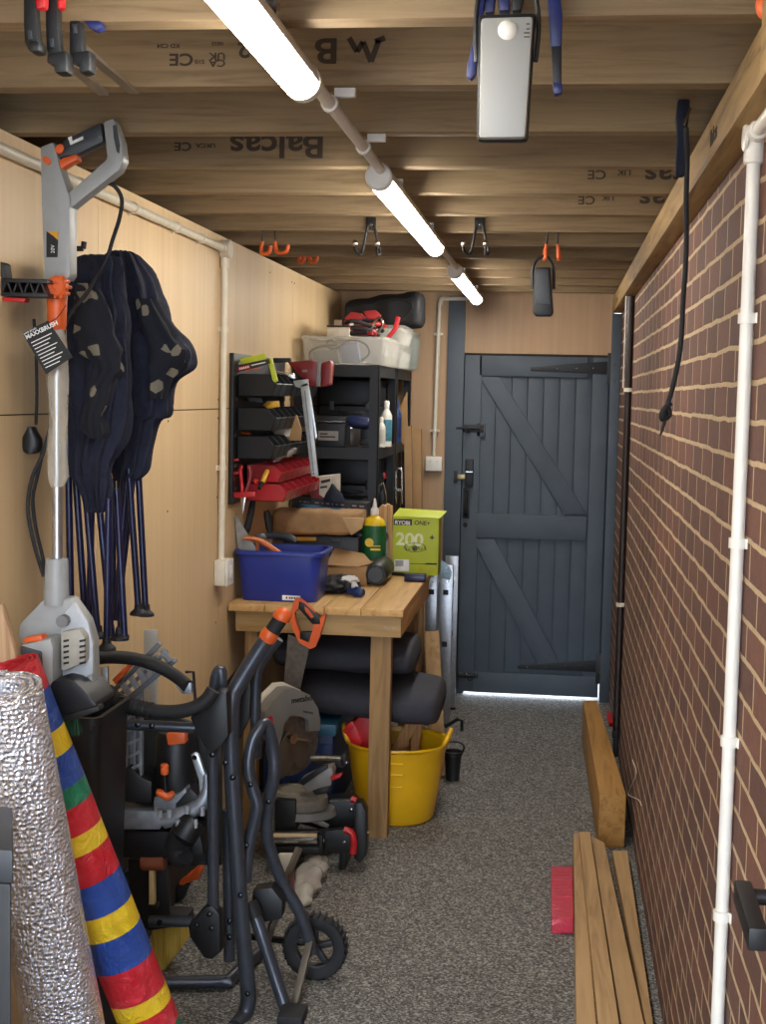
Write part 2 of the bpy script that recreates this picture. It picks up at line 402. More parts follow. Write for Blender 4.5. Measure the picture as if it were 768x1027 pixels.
# ---- stamps on the joists (upside down, read from the far side)
def stamp(k, parts, size):
    y = 2.29 + .3986 * k - .0006
    mb = MB()
    for txt, px, py, sz in parts:
        p = P(px, py, y)
        mb.text(txt, (p.x, y, p.z), (-1, 0, 0), (0, 0, -1), sz, .0006, .02, 1.25)
    return mb
mb = stamp(0, [('B', 340, 39, .056), ('2', 251, 43, .034), ('CE', 194, 54, .027), ('UK', 226, 53, .016), ('CA', 226, 60, .016), ('KD C24', 180, 44, .009), ('0832', 224, 42, .008), ('S10', 205, 60, .009)], 1)
for a, b_ in (((350, 38), (358, 52)), ((358, 52), (364, 42)), ((364, 42), (372, 62)), ((372, 62), (380, 40)), ((376, 42), (386, 38))):   # the zigzag device beside the lettering
    p, q = P(*a, 2.2892), P(*b_, 2.2892); mb.beam(p, q, .009, .001, 0, (0, 1, 0))
struct('ceiling_joist_stamp', mb, M_INK)
struct('ceiling_joist_stamp', stamp(2, [('Balcas', 326, 136, .070), ('CE', 192, 143, .026), ('UKCA', 216, 144, .013)], 1), M_INK)
struct('ceiling_joist_stamp', stamp(3, [('Balcas', 732, 167, .066), ('CE', 608, 171, .030), ('UK', 633, 170, .020)], 1), M_INK)
struct('ceiling_joist_stamp', stamp(4, [('Balcas', 722, 192, .070), ('CE', 597, 197, .031), ('UK', 616, 196, .020)], 1), M_INK)
p = PX(707, 150, .2515)
struct('ceiling_ledger_stamp', MB().text('Balcas', PX(712, 148, .2515), (0, -1, 0), (0, 0, 1), .042), M_INK)

# ================================================================== the back door
DY = YB + .005                                                     # the door's boards stand at this plane
def D(x, y, Y=DY): return P(x, y, Y)
dw = []
door = MB()
xl, xr_ = D(463, 500).x, D(606, 500).x
zt, zb_ = 1.706, .022
nb = 9
for i in range(nb):
    a = xl + (xr_ - xl) * i / nb; b_ = xl + (xr_ - xl) * (i + 1) / nb
    door.box((a + .0015, DY, zb_), (b_ - .0015, DY + .02, zt), .0025)
door.box((xl + .001, DY + .014, zb_), (xr_ - .001, DY + .03, zt))
dr = struct('door_1', door, M_DOOR, 'dark grey ledged and braced board door in the end wall')
def dpart(name, mb, material, label=None, parent=dr):
    ob = mb.build(name, material, parent)
    if label: ob['label'] = label
    return ob
def drect(x0, y0, x1, y1, t=.022, Y=DY):
    a, b_ = P(x0, y0, Y), P(x1, y1, Y)
    return MB().box((a.x, Y - t, min(a.z, b_.z)), (b_.x, Y - .0005, max(a.z, b_.z)), .002)
lst = MB().box((xl, DY - .022, zb_ + .001), (D(480, 500).x, DY - .0005, zt), .002)
dpart('door_stile', lst, M_DOOR)
dpart('door_stile', MB().box((D(590, 500).x, DY - .022, zb_), (xr_, DY - .0005, zt), .002), M_DOOR)
zr = lambda x, y: D(x, y).z
dpart('top_rail', MB().box((D(481, 368).x, DY - .022, zr(540, 378)), (D(589, 368).x, DY - .0005, zt), .002), M_DOOR)
dpart('middle_rail', MB().box((D(477, 527).x, DY - .0225, zr(530, 540)), (D(588, 527).x, DY - .0005, zr(530, 516)), .002), M_DOOR)
dpart('bottom_rail', MB().box((D(474, 690).x, DY - .0225, zb_), (D(596, 690).x, DY - .0005, zr(530, 675)), .002), M_DOOR)
for q in ([(481, 378), (501, 378), (588, 515), (565, 515)], [(474, 540), (496, 540), (566, 674), (544, 674)]):
    dpart('door_brace', MB().prism([P(x, y, DY - .0005) for x, y in q], (0, -.021, 0), .002), M_DOOR)
def strap(tip, root, w0, w1, label):
    mb = MB().prism([P(tip[0], tip[1] - w0, DY - .023), P(root[0], root[1] - w1, DY - .023), P(root[0], root[1] + w1, DY - .023), P(tip[0], tip[1] + w0, DY - .023)], (0, -.005, 0), .001)
    ob = dpart('strap_hinge', mb, M_BLACKM, label)
    s = MB()
    for t in (.12, .35, .6, .82): 
        x = tip[0] + (root[0] - tip[0]) * t; y = tip[1] + (root[1] - tip[1]) * t
        s.lathe([(.0042, 0), (.003, .002), (0, .003)], P(x, y, DY - .028), (0, -1, 0), 8)
    dpart('hinge_screw', s, M_STEEL, parent=ob)
    return ob
strap((532, 370), (609, 369), 2.0, 6.5, 'upper black strap hinge')
strap((519, 669), (599, 668), 1.5, 6.0, 'lower black strap hinge')
for (x0, y0, x1, y1) in ((609.5, 354, 619, 386), (598, 655, 608, 686)):
    a, b_ = P(x0, y0, DY - .028), P(x1, y1, DY - .028)
    ob = dpart('hinge_plate', MB().box((a.x, DY - .034, b_.z), (b_.x, DY - .028, a.z), .001), M_BLACKM)
    s = MB()
    for fx, fy in ((.35, .12), (.75, .38), (.35, .62), (.75, .88)):
        s.lathe([(.0042, 0), (0, .003)], P(x0 + (x1 - x0) * fx, y0 + (y1 - y0) * fy, DY - .034), (0, -1, 0), 8)
    dpart('hinge_screw', s, M_STEEL, parent=ob)
def bolt(x0, x1, y, h, label):
    a = P(x0, y, DY - .03); b_ = P(x1, y, DY - .03); hh = h * .005
    mb = MB().box((a.x + .03, DY - .028, a.z - hh), (b_.x, DY - .022, a.z + hh), .001)
    mb.box((a.x, DY - .032, a.z - hh * .9), (a.x + .022, DY - .022, a.z + hh * .9), .001)
    ob = dpart('slide_bolt', mb, M_BLACKM, label)
    m2 = MB().cyl((a.x + .002, DY - .036, a.z), (b_.x - .02, DY - .036, a.z), .006, 10)
    m2.tube([V((a.x + .062, DY - .045, a.z - .012)) + V((math.cos(t) * .011, 0, math.sin(t) * .011)) for t in [i * math.pi / 6 for i in range(12)]], .003, 6, 0, True)
    dpart('bolt_bar', m2, M_BLACKM, parent=ob)
    s = MB()
    for dx in (.1, .42, .92): s.lathe([(.0035, 0), (0, .003)], (a.x + (b_.x - a.x) * dx, DY - .0315, a.z + hh * .5), (0, -1, 0), 8)
    dpart('bolt_screw', s, M_STEEL, parent=ob)
bolt(457, 485, 429, 3.6, 'upper black slide bolt'); bolt(459, 479, 677, 2.4, 'small bottom slide bolt')
dpart('catch_block', drect(478.5, 424, 486.5, 438), M_DOOR)
a = P(467, 460, DY - .022); b_ = P(474.5, 488, DY - .022)
ob = dpart('keypad_lock', MB().box((a.x, DY - .055, b_.z), (b_.x, DY - .0225, a.z), .006), M_BLACK, 'black keypad lock case')
dpart('lock_seam', MB().box((a.x + .004, DY - .0558, P(470, 473, DY).z), (b_.x - .004, DY - .0548, P(470, 472.2, DY).z)), M_STEEL, parent=ob)
a = P(458, 475.5, DY - .022); b_ = P(467, 481, DY - .022)
dpart('lock_latch', MB().box((a.x, DY - .046, b_.z), (b_.x, DY - .0225, a.z), .002), M_BRASS, 'brass latch bar')
a = P(455.5, 472, DY - .03); b_ = P(458.5, 484, DY - .03)
dpart('lock_keep', MB().box((a.x, DY - .048, b_.z), (b_.x, DY - .021, a.z), .002), M_BLACK)
a = P(464.5, 489, DY - .022); b_ = P(470.5, 520, DY - .022); c = (a.x + b_.x) / 2
ob = dpart('pull_handle', MB().box((a.x, DY - .027, b_.z), (b_.x, DY - .0225, a.z), .002), M_BLACKM)
dpart('handle_grip', MB().tube([(c, DY - .027, a.z - .02), (c, DY - .055, a.z - .035), (c, DY - .058, (a.z + b_.z) / 2), (c, DY - .055, b_.z + .03), (c, DY - .027, b_.z + .015)], .008, 10, 4), M_BLACKM, parent=ob)
dpart('keyhole_cover', MB().lathe([(.011, 0), (.011, .004), (.007, .008), (0, .008)], P(466.5, 526.5, DY - .022), (0, -1, 0), 14), M_BLACKM)
# frame posts
struct('trim_1', MB().box((P(447.5, 500, YB - .03).x - .012, YB - .03, 0), (xl - .003, 7.06, ZC - .005), .002), M_DOOR, 'grey painted door post left of the door')
struct('trim_2', MB().box((xr_ + .007, YB - .03, 0.0), (XR - .001, 7.06, 1.92), .002), M_DOOR, 'grey painted hinge post right of the door')
struct('trim_3', MB().box((xl - .003, YB - .012, 1.7095), (xr_ + .006, YB + .03, 1.7175)), M_INK)
struct('trim_4', MB().box((xl - .03, DY + .034, 0), (xl + .03, DY + .06, 1.75)).box((xl - .03, DY + .034, 1.68), (xr_ + .03, DY + .06, 1.75)).box((xr_ - .03, DY + .034, .085), (xr_ + .03, DY + .06, 1.75)), M_DOOR)
# red faced sheet above the door sits proud of the frame
struct('wall_back_panel', MB().box((P(466.5, 330, YB - .014).x, YB - .014, 1.718), (P(614, 330, YB - .014).x, YB - .0005, ZC - .002)), M_PLYB)

# ================================================================== lights
M_GLOW = emit('tube_diffuser', (1, .96, .89), TUBE_POWER)
LX, LZ = -.39, 1.962
def tube_light(y0, y1, label):
    t = Thing('tube_light', label, 'ceiling light', (LX, (y0 + y1) / 2, LZ), 'tube lights in a line along the joists')
    c = (LX, 0, LZ)
    def prof(rad, a0, a1, n=14): return [(math.cos(a0 + (a1 - a0) * i / n) * rad, math.sin(a0 + (a1 - a0) * i / n) * rad) for i in range(n + 1)]
    t.part('light_body', MB().prism([(LX + x, y0 + .03, LZ + z) for x, z in prof(.0265, -.15, math.pi + .15)], (0, y1 - y0 - .06, 0)), M_WHITE)
    t.part('diffuser', MB().prism([(LX + x * .98, y0 + .03, LZ - .004 + z) for x, z in prof(.0262, math.pi + .15, 2 * math.pi - .15)], (0, y1 - y0 - .06, 0)), M_GLOW)
    for a, b_ in ((y0, y0 + .03), (y1 - .03, y1)):
        t.part('end_cap', MB().cyl((LX, a, LZ - .001), (LX, b_, LZ - .001), .029, 24, None, .004), M_WHITE)
    for yy in (y0 + .3, y1 - .3): t.part('light_bracket', MB().box((LX - .02, yy - .012, LZ + .018), (LX + .02, yy + .012, ZC - .0005)), M_STEEL)
    return t
tube_light(.72, 2.10, 'glowing white tube light nearest the camera, cut off by the top edge')
tube_light(2.97, 4.38, 'middle one of three glowing tube lights, with grey end cap')
tube_light(5.18, 6.62, 'smallest and farthest of three glowing tube lights, near the door')
LX2 = LX + .012
solo('lighting_conduit', 'thin white ceiling conduit between the near tube light and the middle one', 'conduit', MB().cyl((LX2 - .008, 2.101, 1.975), (LX2 - .008, 2.969, 1.975), .0105, 12), M_WHITE, 'conduits between the tube lights')
solo('lighting_conduit', 'thin white ceiling conduit between the middle tube light and the farthest one', 'conduit', MB().cyl((LX2 - .008, 4.381, 1.975), (LX2 - .008, 5.179, 1.975), .0105, 12), M_WHITE, 'conduits between the tube lights')
for yy in (2.31, 2.71):
    solo('conduit_clip', 'white clip on the ceiling conduit, ' + ('nearest the near tube light' if yy < 2.5 else 'nearest the middle tube light'), 'pipe clip',
         MB().cyl((LX2 - .008, yy - .008, 1.975), (LX2 - .008, yy + .008, 1.975), .0145, 14).box((LX2, yy - .007, 1.985), (LX2 + .035, yy + .007, 1.9995), .001), M_WHITE, 'ceiling conduit clips')

# ================================================================== conduits on the walls
def conduit_clip(p, nrm, label, group, axis, r=.011, m_=None):
    p, n, ax = V(p), V(nrm), V(axis); s = ax.cross(n)
    mb = MB().cyl(p - ax * .008, p + ax * .008, r + .0035, 14)
    mb.beam(p - n * (r + .003) - s * .017, p - n * (r + .003) + s * .017, .014 if abs(ax.z) < .5 else .006, .006 if abs(ax.z) < .5 else .016, .001)
    solo('conduit_clip', label, 'pipe clip', mb, m_ or M_WHITE, group)
t = Thing('wall_conduit', 'cream conduit running along the left wall top and down to a switch box', 'conduit', (XL + .014, 4.44, .93))
xc = XL + .0145
yj = 4.42
zt_ = PX(223, 238, xc).z; zl = 1.955
t.part('conduit_run', MB().cyl((xc, YO, zl), (xc, yj, zl), .0115, 14), M_CREAM)
t.part('conduit_drop', MB().cyl((xc, yj, zl), (xc, yj, .955), .0105, 14), M_CREAM)
t.part('junction_box', MB().cyl((XL + .001, yj, zl), (XL + .036, yj, zl), .030, 22, None, .003).cyl((xc, yj, zl - .06), (xc, yj, zl - .02), .0145, 14).cyl((xc, yj - .055, zl), (xc, yj - .02, zl), .0145, 14), M_CREAM)
for yy, i in ((2.55, 0), (3.05, 1), (3.45, 2), (3.85, 3), (4.12, 4)):
    conduit_clip((xc, yy, zl), (1, 0, 0), ['nearest clip of the sloping cream conduit, by the brush handle', 'clip on the cream wall-top conduit just past the brush handle loop', 'cream conduit clip at the wall top above the folded chairs', 'cream wall-top conduit clip second from the corner box', 'cream wall-top conduit clip closest to the corner box'][i], 'clips of the left wall conduit', (0, 1, 0), .0115, M_CREAM)
for zz, l in ((1.70, 'upper clip of the cream vertical conduit on the left wall'), (1.255, 'lower clip of the cream vertical conduit on the left wall')):
    conduit_clip((xc, yj, zz), (1, 0, 0), l, 'clips of the left wall conduit', (0, 0, 1), .0105, M_CREAM)
t = Thing('light_switch', 'cream switch box at the foot of the left wall conduit', 'switch', (XL, yj, .87))
z0, z1 = .875, .957
t.part('back_box', MB().box((XL + .001, yj - .043, z0), (XL + .038, yj + .043, z1), .004), M_CREAM)
t.part('face_plate', MB().box((XL + .0385, yj - .044, z0 - .001), (XL + .046, yj + .044, z1 + .001), .003), M_WHITE)
t.part('rocker', MB().box((XL + .0462, yj - .012, z0 + .022), (XL + .051, yj + .012, z1 - .022), .002), M_WHITE)
# back wall conduit and socket
t = Thing('socket_conduit', 'cream conduit dropping to the socket left of the back door', 'conduit', (P(437, 460, YB).x, YB - .012, 1.2))
yb = YB - .032
a = P(470, 299.5, yb); b_ = P(443.5, 299.5, yb); c = P(441, 304, yb); d_ = P(435, 457, yb)
t.part('conduit_pipe', MB().tube([a, b_, (c.x, yb, c.z), (d_.x, yb, d_.z)], .0095, 12), M_CREAM)
t.part('elbow', MB().tube([b_ + V((.012, 0, 0)), b_ + V((-.002, 0, -.002)), c + V((0, 0, -.012))], .0125, 12), M_CREAM)
for x, y, l in ((439.5, 335, 'upper clip of the conduit beside the back door'), (436, 432, 'lower clip of the conduit beside the back door')):
    p = P(x, y, yb); q = MB().cyl(p - V((0, 0, .007)), p + V((0, 0, .007)), .0135, 12).box((p.x - .022, yb, p.z - .006), (p.x + .022, YB - .001, p.z + .006), .001)
    solo('conduit_clip', l, 'pipe clip', q, M_CREAM, 'clips of the back wall conduit')
a, b_ = P(427, 457.5, YB - .04), P(443, 472.5, YB - .04)
t = Thing('wall_socket', 'white socket plate on the end wall left of the door', 'socket', (a.x, YB, b_.z))
t.part('back_box', MB().box((a.x + .002, YB - .036, b_.z + .002), (b_.x - .002, YB - .001, a.z - .002), .002), M_WHITE)
t.part('face_plate', MB().box((a.x, YB - .046, b_.z), (b_.x, YB - .0365, a.z), .003), M_WHITE)
for fx in (.28, .72):
    mb = MB().box((a.x + (b_.x - a.x) * fx - .006, YB - .049, a.z - .028), (a.x + (b_.x - a.x) * fx + .006, YB - .0462, a.z - .016), .001)
    t.part('rocker', mb, M_CREAM)
# right wall: white conduit, brown pipe
xw = XR - .013; yw = PX(755, 180, xw).y
t = Thing('wall_pipe', 'white vertical conduit on the near brick wall', 'conduit', (xw, yw, 0))
t.part('pipe', MB().cyl((xw, yw, .001), (xw, yw, 1.895), .0105, 16), M_WHITE)
t.part('pipe_run', MB().cyl((xw, yw - .02, 1.93 - .02), (xw, .6, 1.925 - .015), .0105, 16), M_WHITE)
t.part('elbow', MB().cyl((xw, yw, 1.865), (xw, yw, 1.928), .0155, 16, None, .002).cyl((xw, yw + .012, 1.91), (xw, yw - .045, 1.91), .0150, 16, None, .002).lathe([(.021, 0), (.021, .004), (.017, .006), (0, .006)], (xw - .012, yw, 1.905), (-1, 0, 0), 18), M_WHITE)
for zz, l in ((1.61, 'topmost'), (1.225, 'second from the top'), (.867, 'third from the top'), (.52, 'lowest')):
    zz = PX(745, {1.61: 321, 1.225: 549, .867: 771, .52: 985}[zz], xw).z
    conduit_clip((xw, yw, zz), (-1, 0, 0), l + ' clip of the white conduit on the brick wall', 'clips of the white brick wall conduit', (0, 0, 1), .0105)
xb = XR - .016; p = PX(633, 300, xb)
yb2 = p.y
t = Thing('brown_pipe', 'thin dark brown vertical pipe on the brick wall near the door', 'pipe', (xb, yb2, 0))
t.part('pipe', MB().cyl((xb, yb2, .12), (xb, yb2, 1.921), .0145, 16), M_BROWNPIPE)
t.part('cable', MB().cyl((xb - .02, yb2 + .005, 1.55), (xb - .02, yb2 + .005, 1.99), .003, 8), M_WHITE, 'white cable beside the pipe')
t.part('pipe_end', MB().cyl((xb, yb2, .02), (xb, yb2, .12), .012, 14).cyl((xb, yb2, .10), (xb, yb2, .13), .017, 14), M_DGREY)
for y, l in ((391, 'upper clip of the brown pipe by the door'), (632, 'lower clip of the brown pipe by the door')):
    zz = PX(630, y, xb).z
    q = MB().cyl((xb, yb2, zz - .008), (xb, yb2, zz + .008), .018, 14).box((xb, yb2 - .022, zz - .007), (XR - .001, yb2 + .022, zz + .007), .001)
    solo('pipe_clip', l, 'pipe clip', q, M_CREAM, 'clips of the brown pipe')
# black handle on the brick wall at the right edge
a, b_ = PX(744, 893, .225), PX(763, 946, .225)
t = Thing('wall_bracket', 'black square bracket on the brick wall at the right edge of the picture', 'bracket', (XR, (a.y + b_.y) / 2, b_.z))
zc1, zc2 = a.z - .012, b_.z + .012
t.part('bracket_bar', MB().beam((.225, a.y, a.z), (.225, b_.y + .02, b_.z - .005), .020, .026, .004), M_BLACK)
for f_ in (.12, .85):
    q = V((.225, a.y, a.z)).lerp(V((.225, b_.y + .02, b_.z - .005)), f_)
    t.part('bracket_arm', MB().cyl(q, (XR - .001, q.y, q.z), .009, 14), M_BLACK)

# ================================================================== hung from the joists
# work lantern
t = Thing('work_lantern', 'white rectangular work lantern hanging in a black frame from the ceiling', 'lantern', P(508, 138, 1.80))
Q = [(481, 17), (535, 15), (527, 138), (480, 139)]
t.part('lantern_case', MB().slab([(479, 14), (537.5, 12), (529, 141), (478, 141)], 1.815, .024, .006), M_BLACK)
t.part('lens', MB().slab([(482, 17), (535, 15.5), (527, 138), (480, 138.5)], 1.797, .017, .006), mat('frosted_white_lens', (146, 146, 142), .45, 0, .02, 6))
t.part('motion_sensor', MB().lathe([(.0125, 0), (.011, .003), (.006, .006), (0, .0065)], P(509, 30, 1.797), (0, -1, 0), 20), M_WHITE, 'round dome sensor')
mb = MB()
for y in (24, 29, 33, 37): mb.box(P(529 - .5, y + .6, 1.7965) - V((.004 if y > 30 else .001, 0, 0)), P(531, y - .6, 1.7968))
t.part('printed_mark', mb, M_INK)
t.part('hanger', MB().tube([P(x, y, 1.822) for x, y in ((478, 62), (477, 30), (479, 2), (486, -16), (508, -22), (530, -16), (538, 2), (540, 30), (537, 62))], .0032, 8, 3), M_BLACK)
def spring_clamp(name, label, px, Y, w, material, tilt=0):
    t = Thing(name, label, 'clamp', P(px[0][0], px[0][1], Y), 'spring clamps on the joists')
    return t
# blue spring clamps
t = Thing('spring_clamp', 'blue spring clamp behind the left edge of the white lantern', 'clamp', P(472, 76, 1.9), 'blue spring clamps on the joist')
t.part('clamp_handle', MB().slab([(480, -6), (487, -4), (480, 40), (477, 74), (472, 80), (467, 77), (468, 66), (474, 40)], 1.845, .018, .004), M_BLUEC)
t.part('clamp_jaw', MB().slab([(484, -10), (497, -10), (495, 12), (486, 13)], 1.85, .022, .003), M_BLUEC)
t = Thing('spring_clamp', 'blue spring clamp above the top of the white lantern', 'clamp', P(515, 10, 1.86), 'blue spring clamps on the joist')
t.part('clamp_handle', MB().slab([(499, -8), (511, -8), (511, 10), (500, 11)], 1.85, .022, .003), M_BLUEC)
t.part('clamp_jaw', MB().slab([(513, -8), (526, -8), (522, 10), (513, 11)], 1.85, .022, .003), M_BLACK)
t = Thing('spring_clamp', 'blue and black clamp hanging right of the white lantern', 'clamp', P(558, 94, 1.87), 'blue spring clamps on the joist')
t.part('clamp_handle', MB().slab([(549, -6), (562, -6), (564, 16), (563, 46), (552, 47), (550, 18)], 1.85, .02, .003), M_BLUEC)
t.part('clamp_jaw', MB().slab([(553, 44), (563, 44), (563, 84), (554, 84)], 1.852, .016, .003), M_BLACK)
t.part('clamp_tip', MB().slab([(554, 82), (564, 82), (564, 93), (555, 95)], 1.85, .02, .004), M_BLUEC)
# black ratchet clamps at the top left corner
for i, (q, q2, l) in enumerate((
    ([(23, -8), (35, -8), (36, 22), (38, 40), (37, 50), (28, 51), (24, 42), (23, 24)], [(28, 40), (39, 40), (39, 51), (29, 52)], 'leftmost black bar clamp at the top left of the ceiling'),
    ([(45, -8), (57, -8), (58, 30), (60, 52), (62, 62), (52, 64), (46, 50), (45, 25)], [(47, 53), (66, 50), (67, 72), (54, 73), (53, 64), (46, 63)], 'middle black bar clamp of three at the top left of the ceiling'),
    ([(69, 20), (80, 20), (82, 40), (84, 62), (72, 64), (69, 52), (69, 36)], [(69, 52), (90, 50), (90, 71), (79, 73), (78, 64), (69, 62)], 'right black bar clamp of three at the top left of the ceiling'))):
    Y = 1.80 + .03 * i
    t = Thing('bar_clamp', l, 'clamp', P(q[4][0], q2[2][1], Y), 'black clamps at the ceiling corner')
    t.part('clamp_body', MB().slab(q, Y, .02, .004), M_BLACK)
    t.part('clamp_jaw', MB().slab(q2, Y - .004, .03, .004), M_BLACKM)
    t.part('jaw_pad', MB().slab([(q[6][0] + 3, q[6][1] - 12), (q[6][0] + 7, q[6][1] - 12), (q[6][0] + 8, q[6][1] - 3), (q[6][0] + 4, q[6][1] - 3)], Y - .003, .004, .001), M_DGREY)
    if i: t.part('clamp_bar', MB().beam(P(q[5][0] + 8, q[5][1] - 8, Y + .012), P((104, 134)[i - 1], (94, 92)[i - 1], 2.283), .016, .006), mat('dull_steel_bar', (112, 100, 84), .4, .5))
    if i < 2: t.part('trigger', MB().slab([((34, 56)[i], -10), ((45, 62)[i], -10), ((44, 62)[i], 7), ((36, 57)[i], 9)], Y + .002, .018, .003), M_RED)
t = Thing('spring_clamp', 'blue clamp tip behind the black clamps at top left', 'clamp', P(98, 26, 1.9), 'blue spring clamps on the joist')
t.part('clamp_jaw', MB().slab([(82, 20), (100, 20), (103, 26), (97, 31), (90, 29)], 1.88, .02, .004), M_BLUEC)
# clamp on the ledger with the bungee strap
Y = 2.60
t = Thing('ledger_clamp', 'dark navy clamp gripping the wood ledger above the brick wall', 'clamp', P(682, 176, Y))
t.part('clamp_handle', MB().slab([(680, 99), (692, 99), (691, 118), (688, 140), (679, 141), (678, 118)], Y, .024, .004), M_NAVYF)
t.part('clamp_jaw', MB().slab([(679, 138), (689, 138), (687, 176), (677, 177)], Y, .024, .004), M_NAVYF)
t.part('clamp_pin', MB().cyl(P(692, 108, Y - .004), P(685, 126, Y - .004), .003, 8), M_STEEL)
sp = [(688, 128, 2.585), (689, 160, 2.59), (688, 200, 2.60), (688, 250, 2.61), (685, 300, 2.62), (682, 350, 2.63), (674, 390, 2.65), (668, 408, 2.66)]
t = Thing('bungee_strap', 'black bungee strap dangling from the navy clamp in front of the brick wall', 'strap', P(665, 435, 2.65))
t.part('strap_webbing', MB().tube([P(*q) for q in sp], .0048, 8, 4), M_RUBBER)
t.part('strap_knot', MB().tube([P(672, 404, 2.655), P(665, 412, 2.65), P(664, 420, 2.655), P(671, 416, 2.66), P(668, 406, 2.65)], .006, 8, 3), M_RUBBER)
t.part('strap_end', MB().tube([P(668, 410, 2.66), P(666, 424, 2.655), P(662, 437, 2.65)], [.004, .0035, .0015], 8, 2), M_RUBBER)
# storage hooks
def ceiling_hook(label, Y, arms, group):
    x, y = arms[0][0][2]
    t = Thing('storage_hook', label, 'hook', P(x, y, Y), group)
    for pts, foot in arms:
        a, b_, c = [P(q[0], q[1], Y) for q in pts]
        t.part('hook_stem', MB().cyl((a.x, Y, max(a.z, ZC + .02)), b_, .003, 8), M_BLACKM)
        k = Y / 4.4
        t.part('hook_arm', MB().tube([b_, b_.lerp(c, .7), c + V((foot * .15, -.004, 0)), c + V((foot * .6, -.01, -.003)), c + V((foot, -.012, .004)), c + V((foot * 1.1, -.012, .022))], .0062 * k, 10, 3), M_ORANGE)
    for yj in [2.29 + .3986 * q for q in range(-6, 12)]:
        if yj <= Y + .02 <= yj + .1: break
    return t
ceiling_hook('orange ended double hook on the joists near the left wall, above the conduit corner', 4.30, [([(264, 233), (263, 242), (261.5, 254)], .030), ([(276, 233), (276, 242), (277, 253)], .036)], 'orange hooks on the joists')
ceiling_hook('smaller, farther orange ended double hook on the joists near the left wall', 5.10, [([(301, 247), (301, 250), (300, 262)], .02), ([(310, 247), (310, 253), (311, 262)], .026)], 'orange hooks on the joists')
ceiling_hook('orange ended hook on the joists carrying the black lamp near the door', 4.30, [([(549, 233), (548, 245), (545, 259)], .006), ([(559, 233), (559, 245), (561, 259)], -.004)], 'orange hooks on the joists')
for px, l in ((372, 'black steel double hook on a plate left of the middle tube light'), (481, 'black steel double hook on a plate right of the middle tube light')):
    Y = 4.28
    t = Thing('double_hook', l, 'hook', P(px, 256, Y), 'black double hooks on the joists')
    a, b_ = P(px - 5, 217, Y), P(px + 5, 231, Y)
    t.part('hook_plate', MB().box((a.x, Y - .006, b_.z), (b_.x, Y, min(a.z, 2.04)), .002), M_BLACKM)
    s = MB().lathe([(.005, 0), (0, .003)], P(px, 225, Y - .006), (0, -1, 0), 10); t.part('hook_screw', s, M_STEEL)
    for sx in (-1, 1):
        pts = [P(px + sx * 3, 226, Y - .008), P(px + sx * 6, 240, Y - .01), P(px + sx * 9, 253, Y - .012), P(px + sx * 9 - 3, 255, Y - .05), P(px + sx * 11 - 5, 250, Y - .09), P(px + sx * 11 - 5, 244, Y - .1)]
        ob = t.part('hook_arm', MB().tube(pts, .0042, 8, 3), M_BLACKM)
        t.part('hook_tip', MB().blob(pts[-1], (.008, .008, .011), 0, 1, 2), M_STEEL, under=ob)
# black lamp in the orange hook
Y = 4.27
t = Thing('hanging_lamp', 'black flat lamp hanging by its loop from the orange hook near the door', 'lamp', P(544, 317, Y))
t.part('lamp_case', MB().slab([(536, 268), (552, 268), (555, 314), (552, 317), (537, 317), (534, 313)], Y, .04, .006), M_BLACK)
t.part('lamp_lens', MB().slab([(538, 270), (550, 270), (552, 305), (537, 305)], Y - .004, .006, .002), M_DGREY)
t.part('lamp_handle', MB().tube([P(x, y, Y + .02) for x, y in ((534, 290), (534, 270), (538, 261), (546, 257), (552, 262), (555, 272), (555, 290))], .005, 8, 4), M_BLACK)
t = Thing('screw_hook', 'orange coated hook end at the top right corner of the ceiling', 'hook', P(767, 2, 1.75), 'orange hooks on the joists')
t.part('hook_arm', MB().tube([P(772, -16, 1.75), P(767, -3, 1.75), P(765, 6, 1.75), P(768, 13, 1.75), P(774, 12, 1.75)], .009, 12, 4), M_ORANGE)
t.part('hook_stem', MB().cyl(P(775, -26, 1.75), P(772, -15, 1.75), .003, 8), M_STEEL)

# ================================================================== left wall: tool rail, brush cleaner, chairs
Y = 2.56
t = Thing('wall_tool_rail', 'black ribbed tool rail on the left wall with red ends', 'rail', P(20, 298, Y))
t.part('rail_bar', MB().slab([(1, 279), (47, 280), (48, 284), (1, 283)], Y, .05, .001).slab([(1, 293), (48, 294), (48, 298), (1, 297)], Y, .05, .001).slab([(1, 280), (47, 281), (47, 296), (1, 296)], Y + .045, .008), M_BLACK)
for i in range(8):
    x = 1 + i * 5.6
    t.part('rail_rib', MB().slab([(x, 283), (x + 1.8, 283), (x + 4 + 1.8, 294), (x + 4, 294)] if i % 2 else [(x + 4, 283), (x + 5.8, 283), (x + 1.8, 294), (x, 294)], Y + .004, .04), M_BLACK)
t.part('rail_hook', MB().slab([(2, 298), (26, 299), (24, 303), (2, 302)], Y + .006, .025, .002), M_RED, 'red hook strip')
t.part('rail_bracket', MB().slab([(0, 262), (3, 264), (5, 279), (0, 279)], Y, .04, .003), M_BLACK)
Y = 2.61
t = Thing('patio_brush_cleaner', 'grey and orange long handled electric brush cleaner standing on end by the left wall', 'power tool', P(62, 705, Y))
TY = .044
t.part('handle_body', MB().slab([(40, 147), (53, 142), (56, 150), (60, 168), (70, 198), (70, 276), (67, 281), (44, 281), (41, 205)], Y, TY, .006), M_GREYP)
t.part('handle_loop', MB().slab([(52, 205), (65, 196), (107, 159), (103, 122), (114, 118), (122, 142), (124, 160), (119, 171), (72, 208), (66, 210)], Y + .006, .038, .006), M_GREYP)
t.part('loop_vent', MB().slab([(113, 126), (116, 125), (120, 145), (119, 154), (117, 152), (114, 138)], Y + .003, .006), M_DGREY)
